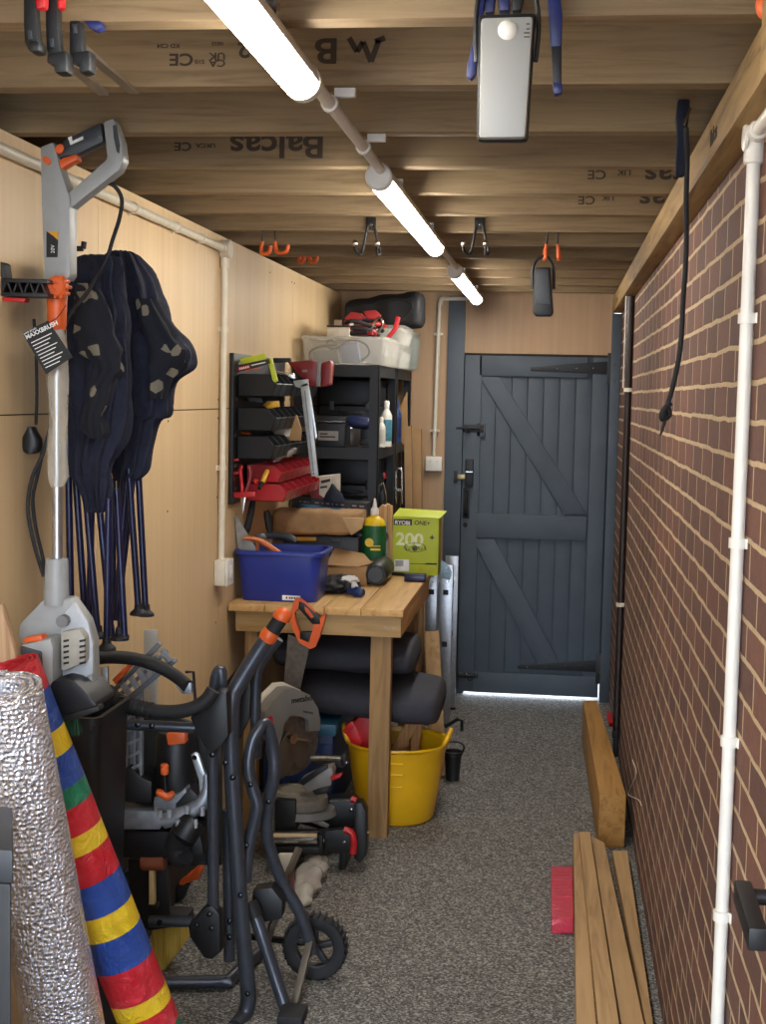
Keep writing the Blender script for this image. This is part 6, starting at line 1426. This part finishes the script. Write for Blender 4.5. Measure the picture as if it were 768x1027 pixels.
# ================================================================== rolls at the front left
b0, t0_ = PZ(150, 1135, 0), PX(12, 668, -1.015)
def stripes():
    mt, nt, b = nodes('striped_woven_plastic')
    t = nt.nodes.new('ShaderNodeTexCoord'); dt = nt.nodes.new('ShaderNodeVectorMath'); dt.operation = 'DOT_PRODUCT'
    ax = (b0_s - t0_s); L = ax.length; ax.normalize(); dt.inputs[1].default_value = ax
    nt.links.new(t.outputs['Object'], dt.inputs[0])
    mr = nt.nodes.new('ShaderNodeMapRange'); mr.inputs[1].default_value = t0_s.dot(ax); mr.inputs[2].default_value = b0_s.dot(ax); nt.links.new(dt.outputs['Value'], mr.inputs[0])
    RD, BL, YL, GR = s2l((206, 30, 44)), s2l((36, 74, 158)), s2l((240, 200, 36)), s2l((24, 120, 84))
    ys = [(654, RD), (690, BL), (727, YL), (748, BL), (780, GR), (797, RD), (822, YL), (840, RD), (870, BL), (899, YL), (921, BL), (953, RD), (986, YL), (1001, RD), (1021, GR), (1048, RD), (1066, YL), (1082, RD)]
    st = []
    for y, c in ys:
        x = 30 + (y - 654) * .413                         # down the right edge
        st.append((max(0, min(1, ((stripe_pt(x - 18, y + 6) - t0_s).dot(ax)) / L)), c))
    st[0] = (0, RD)
    c = ramp(nt, mr.outputs[0], st, 'CONSTANT')
    wv = noise(nt, coord(nt), 40, 4, .6)
    c = mix(nt, .25, c, ramp(nt, wv, [(.3, (.75, .75, .75, 1)), (.7, (1.1, 1.1, 1.1, 1))]), 'MULTIPLY')
    nt.links.new(c, b.inputs['Base Color']); b.inputs['Roughness'].default_value = .34
    bump(nt, b, noise(nt, coord(nt), 26, 6, .7, 1.2), .9, .016); return mt
lo_o = V(((b0.x + t0_.x) / 2, (b0.y + t0_.y) / 2, 0))
Rr = .062
axis = (b0 - t0_).normalized()
top_c = PX(8, 668, -1.01); bot_c = PZ(188, 1120, .03)
t0_s, b0_s = top_c - V((0, 0, 0)), bot_c
def stripe_pt(x, y):                                     # where the roll's axis passes the photo's row y
    best = None
    for i in range(401):
        q = top_c.lerp(bot_c, i / 400 * 1.05 - .025); v = q - V((0, 0, H)); yy = CY - F * v.dot(up) / v.dot(fw)
        if best is None or abs(yy - y) < best[0]: best = (abs(yy - y), q)
    return best[1]
t = Thing('striped_roll', 'rolled red, blue, yellow and green striped mat leaning behind the silver roll', 'roll', (0, 0, 0))
t.part('rolled_sheet', MB().coil(top_c, bot_c, Rr, 3.2, .004, 26, 1.0, 1.2), stripes())
t = Thing('foil_roll', 'silver bubble foil insulation roll leaning at the bottom left corner', 'roll', (0, 0, 0))
ftop, fbot = PX(0, 690, -.93), PZ(92, 1160, .03)
t.part('rolled_sheet', MB().coil(ftop, fbot, .080, 3.4, .006, 30, 1.0, 2.0), M_FOIL)
# box at the bottom left corner
A_, B_ = P(13, 850, 1.86), P(13, 850, 2.06)
zt = P(14, 832, 1.95).z
t = Thing('black_crate', 'black crate corner with grey rim at the bottom left edge of the picture', 'crate', (-.9, 1.96, 0))
t.part('crate_body', MB().prism([(A_.x - .004, A_.y + .002, 0), (B_.x - .004, B_.y - .002, 0), (-1.02, B_.y - .002, 0), (-1.02, A_.y + .002, 0)], (0, 0, zt - .05), .006), M_BLACK)
t.part('crate_rim', MB().prism([(A_.x, A_.y, zt - .05), (B_.x, B_.y, zt - .05), (-1.025, B_.y, zt - .05), (-1.025, A_.y, zt - .05)], (0, 0, .05), .006), M_DGREY)
solo('leaning_plank', 'pale rough plank leaning on the wall at the left edge behind the rolls', 'plank', MB().slab([(-8, 605), (1, 606), (9, 632), (19, 672), (24, 720), (-8, 720)], 2.53, .02, .003), wood('leaning_plank_wood', (206, 172, 134), (150, 112, 80), 'Z', .7, False))

# ================================================================== timber along the brick wall
def board(label, tl, tr, bl, br, ztop, h):
    q = [PZ(*p, ztop) for p in (tl, tr, br, bl)]
    q[3] = q[3] + (q[3] - q[0]) * .3; q[2] = q[2] + (q[2] - q[1]) * .3
    return solo('timber_board', label, 'timber', MB().prism(q, (0, 0, -h), .002), M_TIMB2, 'timber boards on the floor')
zt = .182
q = [PZ(601, 797, zt), PZ(628, 797, zt), PZ(599, 702.5, zt), PZ(584.5, 702.5, zt)]
solo('timber_beam', 'thick sawn timber beam lying along the brick wall towards the door', 'timber', MB().prism(q, (0, 0, -zt + .001), .004), M_TIMB)
board('leftmost of the timber boards on the floor at bottom right, beside the pink packet', (575, 836), (581, 835), (578, 1027), (598, 1027), .075, .074)
board('second timber board from the left at bottom right, with the clear knot', (580.5, 834), (591.5, 834), (600, 1027), (621, 1027), .098, .0225)
board('third timber board from the left at bottom right, in front of the thick beam', (592.5, 838), (606, 845), (623, 1027), (646, 1027), .070, .069)
board('narrow timber board nearest the brick wall at bottom right', (614, 853), (629, 853), (647.5, 1027), (655, 1027), .040, .039)
q = [PZ(552.5, 868, .05), PZ(574.5, 868, .05), PZ(575.5, 920, .05), PZ(553, 920, .05)]
t = Thing('pink_packet', 'shiny pink red wrapped packet lying on the floor left of the timber boards', 'packet', (q[0] + q[2]) / 2 * 1.0 - V((0, 0, .05)))
mp = nodes('pink_shrink_wrap'); mp[2].inputs['Roughness'].default_value = .22; mp[2].inputs['Base Color'].default_value = s2l((204, 66, 84)); bump(mp[1], mp[2], noise(mp[1], coord(mp[1], (1, 3, 1)), 26, 4, .6, 1), .9, .012)
t.part('packet_body', MB().prism(q, (0, 0, -.0495), .007), mp[0])
mb = MB()
for k in (.3, .62): mb.beam(q[0].lerp(q[3], k) + V((.002, 0, .0005)), q[1].lerp(q[2], k) + V((-.002, 0, .0005)), .006, .003, .001)
t.part('wrap_seam', mb, mp[0])
# small red scrap behind the beam
solo('red_scrap', 'small red plastic scrap between the beam and the brown pipe foot', 'scrap', MB().beam(P(610, 716, 6.2), P(613, 727, 6.1), .02, .02, .003), M_RED)
solo('string_scrap', 'loose pale string caught on the brick wall above the timber beam', 'string', MB().tube([PX(x, y, XR - .004) for x, y in ((634, 762), (638, 775), (633, 788), (630, 797), (640, 802), (643, 808))], .0015, 6, 3), M_CREAM)
